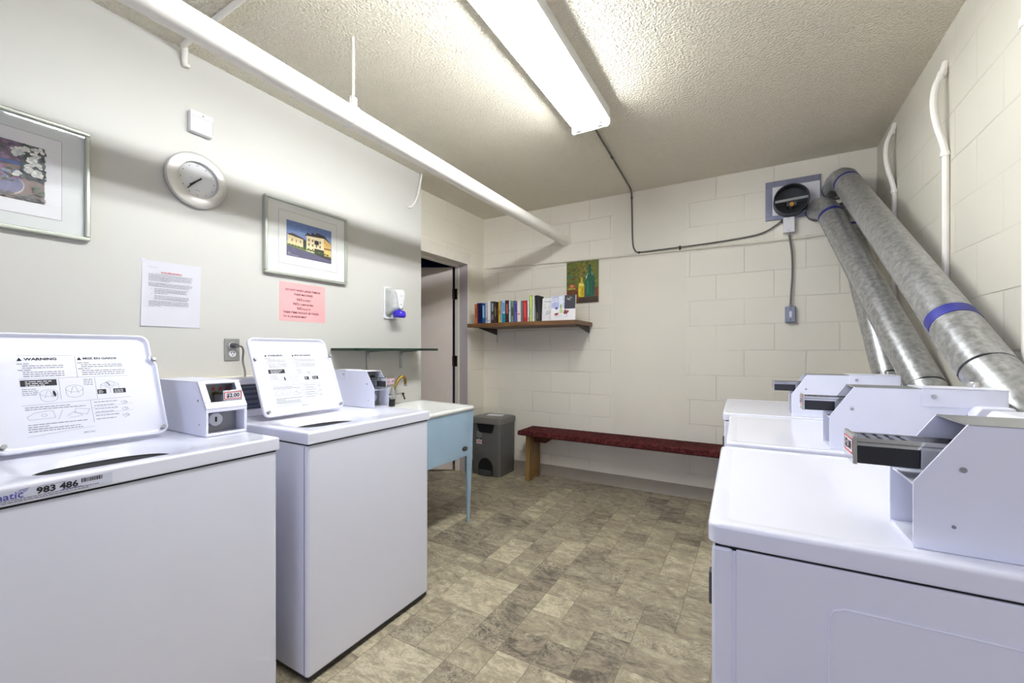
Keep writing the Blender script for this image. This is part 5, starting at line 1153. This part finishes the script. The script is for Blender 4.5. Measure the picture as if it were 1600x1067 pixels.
B = [
 (743.2, 747.4, 0.196, (204, 116, 62), 'orange paperback standing first in the row at the door end', 0.04, [(0.3, 0.8, (160, 74, 40))], None),
 (747.6, 749.6, 0.205, (84, 42, 88), 'thin plum paperback pressed against the orange one', 0.035, [], None),
 (749.8, 754.6, 0.203, (28, 40, 92), 'navy paperback between the plum and the bright blue books', 0.03, [(0.1, 0.9, (18, 24, 48))], None),
 (754.9, 760.3, 0.200, (26, 84, 140), 'bright blue paperback with a pale title strip', 0.015, [(0.28, 0.88, (150, 190, 214))], None),
 (760.6, 763.4, 0.203, (196, 198, 222), 'lavender white paperback next to the bright blue book', 0.015, [(0.1, 0.3, (150, 132, 120))], None),
 (763.7, 769.0, 0.214, (232, 230, 226), 'plain white thick paperback near the door end of the row', 0.008, [(0.08, 0.14, (188, 170, 190))], None),
 (769.4, 774.6, 0.211, (52, 54, 62), 'black and grey paperback beside the plain white one', 0.0, [(0.55, 0.92, (156, 160, 166)), (0.15, 0.4, (138, 112, 140))], None),
 (774.8, 777.8, 0.206, (66, 58, 44), 'olive brown paperback among the dark books', 0.0, [(0.3, 0.75, (136, 128, 74))], None),
 (778.0, 781.2, 0.203, (48, 36, 32), 'dark brown paperback beside the yellow book', 0.0, [(0.4, 0.7, (92, 66, 50))], None),
 (781.4, 784.6, 0.210, (206, 170, 56), 'yellow paperback in the middle of the row', 0.0, [(0.4, 0.6, (160, 116, 36))], None),
 (784.8, 787.2, 0.209, (150, 178, 212), 'thin pale blue paperback next to the yellow book', 0.0, [], None),
 (787.4, 792.0, 0.213, (176, 206, 228), 'paperback light blue above and teal below', 0.0, [(0.5, 0.9, (96, 150, 196))], ((20, 140, 156), 0.42)),
 (792.3, 797.4, 0.211, (62, 26, 28), 'black and rust red paperback beside the teal one', 0.0, [(0.4, 0.85, (166, 92, 74))], None),
 (797.7, 800.4, 0.208, (208, 222, 234), 'thin ice blue paperback between rust and green books', 0.0, [(0.5, 0.6, (150, 170, 190))], None),
 (800.7, 805.2, 0.205, (112, 138, 108), 'grey green paperback with a dark picture on its spine', 0.0, [(0.3, 0.7, (56, 58, 44))], None),
 (805.5, 810.0, 0.196, (98, 84, 168), 'purple paperback beside the grey green book', 0.0, [(0.5, 0.9, (58, 48, 140))], None),
 (810.3, 815.9, 0.198, (234, 222, 208), 'white paperback with a red band low on its spine', 0.0, [(0.36, 0.42, (206, 90, 70))], None),
 (816.2, 818.8, 0.200, (108, 124, 140), 'thin slate blue paperback beside the red book', 0.0, [], None),
 (819.0, 824.8, 0.199, (176, 30, 38), 'red hardback near the tall books', 0.0, [(0.2, 0.9, (206, 70, 64))], None),
 (825.4, 828.2, 0.214, (226, 222, 228), 'thin white book between red hardback and lime spine', 0.0, [(0.05, 0.2, (214, 150, 110))], None),
 (828.5, 832.6, 0.244, (190, 206, 96), 'tall book with a lime green spine', 0.0, [(0.02, 0.5, (162, 196, 140))], None),
 (832.9, 835.6, 0.240, (228, 228, 222), 'tall narrow white book next to the lime green spine', 0.0, [], None),
]
for p0, p1, h, c, lb, ln, bands, c2 in B:
    book(lb, bx_(p0), bx_(p1), h, c, lean=-ln, bands=bands, c2=c2)
book('tall black book leaning against the white spined one', bx_(838.6), bx_(842.4), 0.238, (24, 24, 26), depth=0.13, lean=-0.07, bands=[(0.1, 0.35, (96, 90, 84))])
def facing_book(label, x0, x1, h, y, rz, tilt, art):
    W = x1 - x0
    t = obj('book', MB().box(0, W, 0.0, 0.002, 0, h).box(0, W, 0.012, 0.014, 0, h).box(0, 0.002, 0, 0.014, 0, h), cmat((234, 232, 232), 0.35, 0.02))
    t.location = (x0, y, ZS); t.rotation_euler = (-tilt, 0, rz); tag(t, label, 'book', 'books on the wall shelf')
    obj('page_block', MB().box(0.002, W - 0.002, 0.002, 0.012, 0.002, h - 0.002), 'page', t)
    a = Art((0, -0.0001, 0), (1, 0, 0), (0, 0, 1), (0, -1, 0)); art(a, W, h); a.done('cover_print', t)
def art_sketch(a, W, H):
    r = random.Random(9)
    a.line([(W * 0.15, H * 0.86), (W * 0.8, H * 0.83)], 0.006, 'paleink')
    for k in range(26):
        u, v = W * r.uniform(0.2, 0.95), H * r.uniform(0.25, 0.66); a.line([(u, v), (u + r.uniform(-0.016, 0.016), v + r.uniform(-0.004, 0.02))], 0.0022, cmat(r.choice([(136, 120, 132), (170, 150, 152), (112, 112, 122)])))
    a.line([(W * 0.25, H * 0.28), (W * 0.75, H * 0.44)], 0.004, 'greyink')
def art_cherries(a, W, H):
    r = random.Random(12); c = lambda x: cmat(x, 0.35, 0.12, 50)
    a.rect(W * 0.56, W, H * 0.46, H, c((58, 60, 68))); a.rect(0, W * 0.56, H * 0.5, H, c((206, 208, 224)))
    a.ell(W * 0.20, H * 0.62, W * 0.16, H * 0.13, c((178, 182, 220))); a.ell(W * 0.24, H * 0.50, W * 0.06, H * 0.05, c((92, 92, 170)))
    a.rect(W * 0.34, W * 0.48, H * 0.3, H * 0.98, c((222, 230, 236))); a.ell(W * 0.42, H * 0.56, W * 0.035, H * 0.10, c((150, 166, 96)))
    a.poly([(W * 0.36, H * 0.30), (W * 0.52, H * 0.30), (W * 0.50, H * 0.46), (W * 0.38, H * 0.46)], c((186, 206, 150)))
    a.ell(W * 0.24, H * 0.24, W * 0.11, H * 0.08, c((224, 214, 214))); a.ell(W * 0.23, H * 0.26, W * 0.055, H * 0.05, c((120, 34, 44))); a.ell(W * 0.30, H * 0.28, W * 0.04, H * 0.035, c((142, 50, 58)))
    a.ell(W * 0.62, H * 0.32, W * 0.085, H * 0.075, c((116, 42, 58))); a.ell(W * 0.70, H * 0.36, W * 0.05, H * 0.05, c((150, 72, 84))); a.ell(W * 0.60, H * 0.40, W * 0.04, H * 0.03, c((92, 30, 46)))
    for k in range(10): a.ell(W * r.uniform(0.4, 0.95), H * r.uniform(0.08, 0.26), W * 0.05, H * 0.03, c(r.choice([(226, 224, 232), (204, 200, 216), (236, 234, 236)])), 10)
    for k in range(8): a.line([(W * r.uniform(0.62, 0.80), H * r.uniform(0.8, 0.94)), (W * r.uniform(0.7, 0.86), H * r.uniform(0.78, 0.92))], 0.003, c((176, 178, 160)))
    a.line([(W * 0.06, H * 0.93), (W * 0.3, H * 0.96)], 0.004, c((120, 124, 140)))
facing_book('square white book standing face out with a grey sketch on its cover', -1.684, -1.548, 0.216, 3.478, 0.06, 0.10, art_sketch)
facing_book('picture book standing face out with red cherries on its cover', -1.580, -1.347, 0.226, 3.44, 0.0, 0.10, art_cherries)

# bottle painting on the block wall
pt = thing('painting', 'unframed oil painting of a green and a yellow bottle above the shelf', 'painting', (-1.415, YB, 1.891))
PW, PH = 0.316, 0.392
co2 = obj('canvas', MB().box(-PW / 2, PW / 2, -0.016, -0.001, -PH / 2, PH / 2), cmat((120, 110, 60), 0.5, 0.2))
co2.parent = pt
a = Art((-PW / 2, -0.0161, -PH / 2), (1, 0, 0), (0, 0, 1), (0, -1, 0)); r = random.Random(21)
cc = lambda x: cmat(x, 0.4, 0.28, 45)
a.rect(0, PW, 0, PH, cc((98, 104, 34))); a.rect(0, PW, 0, PH * 0.36, cc((116, 62, 26)))
for k in range(150):
    u, v = r.uniform(0.012, PW - 0.012), r.uniform(PH * 0.38, PH - 0.008)
    a.ell(u, v, r.uniform(0.006, 0.012), r.uniform(0.003, 0.007), cc(r.choice([(116, 132, 36), (74, 86, 30), (142, 148, 48), (88, 74, 30), (54, 66, 30), (128, 108, 40)] if u > PW * .3 else [(88, 76, 34), (96, 104, 38), (112, 60, 36), (58, 72, 40)])), 7, None, r.uniform(0, 3))
for k in range(60):
    u, v = r.uniform(0.014, PW - 0.014), r.uniform(0.008, PH * 0.34)
    a.ell(u, v, r.uniform(0.008, 0.014), r.uniform(0.003, 0.006), cc(r.choice([(130, 70, 26), (96, 44, 22), (150, 92, 40), (72, 46, 26)])), 7, None, r.uniform(-0.4, 0.4))
a.poly([(0.35 * PW, 0), (PW, 0), (PW, PH * 0.13), (0.4 * PW, PH * 0.12)], cc((58, 40, 28)))
a.ell(PW * 0.16, PH * 0.345, PW * 0.15, PH * 0.022, cc((168, 160, 60))); a.ell(PW * 0.16, PH * 0.31, PW * 0.14, PH * 0.016, cc((104, 68, 28)))
a.ell(PW * 0.20, PH * 0.405, PW * 0.095, PH * 0.045, cc((176, 74, 44))); a.ell(PW * 0.18, PH * 0.41, PW * 0.045, PH * 0.028, cc((226, 148, 100)))
a.ell(PW * 0.12, PH * 0.64, PW * 0.09, PH * 0.03, cc((62, 110, 80)))
for u in (0.40, 0.44, 0.48, 0.52, 0.56): a.line([(PW * 0.46, PH * 0.55), (PW * (0.46 + (u - 0.47) * 1.6), PH * 0.93)], 0.005, cc((140, 92, 46)))
gb = [(0.60, 0.155), (0.62, 0.13), (0.86, 0.13), (0.89, 0.16), (0.89, 0.58), (0.86, 0.65), (0.79, 0.71), (0.78, 0.90), (0.70, 0.90), (0.69, 0.71), (0.62, 0.65), (0.60, 0.56)]
a.poly([(u * PW, v * PH) for u, v in gb], cc((16, 84, 60)))
a.poly([(0.61 * PW, 0.60 * PH), (0.64 * PW, 0.65 * PH), (0.70 * PW, 0.70 * PH), (0.68 * PW, 0.66 * PH), (0.64 * PW, 0.55 * PH)], cc((170, 196, 176)))
a.poly([(0.80 * PW, 0.70 * PH), (0.87 * PW, 0.63 * PH), (0.85 * PW, 0.64 * PH), (0.79 * PW, 0.68 * PH)], cc((150, 176, 160)))
a.rect(0.66 * PW, 0.70 * PW, 0.2 * PH, 0.52 * PH, cc((28, 112, 78))); a.rect(0.82 * PW, 0.87 * PW, 0.18 * PH, 0.5 * PH, cc((14, 62, 62))); a.rect(0.70 * PW, 0.78 * PW, 0.86 * PH, 0.90 * PH, cc((10, 48, 36)))
yb = [(0.38, 0.15), (0.40, 0.13), (0.55, 0.13), (0.57, 0.15), (0.57, 0.40), (0.55, 0.46), (0.52, 0.50), (0.52, 0.60), (0.46, 0.60), (0.46, 0.50), (0.40, 0.46), (0.38, 0.40)]
a.poly([(u * PW, v * PH) for u, v in yb], cc((204, 184, 30)))
a.poly([(0.39 * PW, 0.41 * PH), (0.42 * PW, 0.46 * PH), (0.54 * PW, 0.46 * PH), (0.56 * PW, 0.40 * PH)], cc((222, 214, 130))); a.rect(0.41 * PW, 0.44 * PW, 0.17 * PH, 0.38 * PH, cc((226, 208, 60))); a.rect(0.50 * PW, 0.54 * PW, 0.16 * PH, 0.36 * PH, cc((178, 140, 20)))
a.done('paint_print', co2)
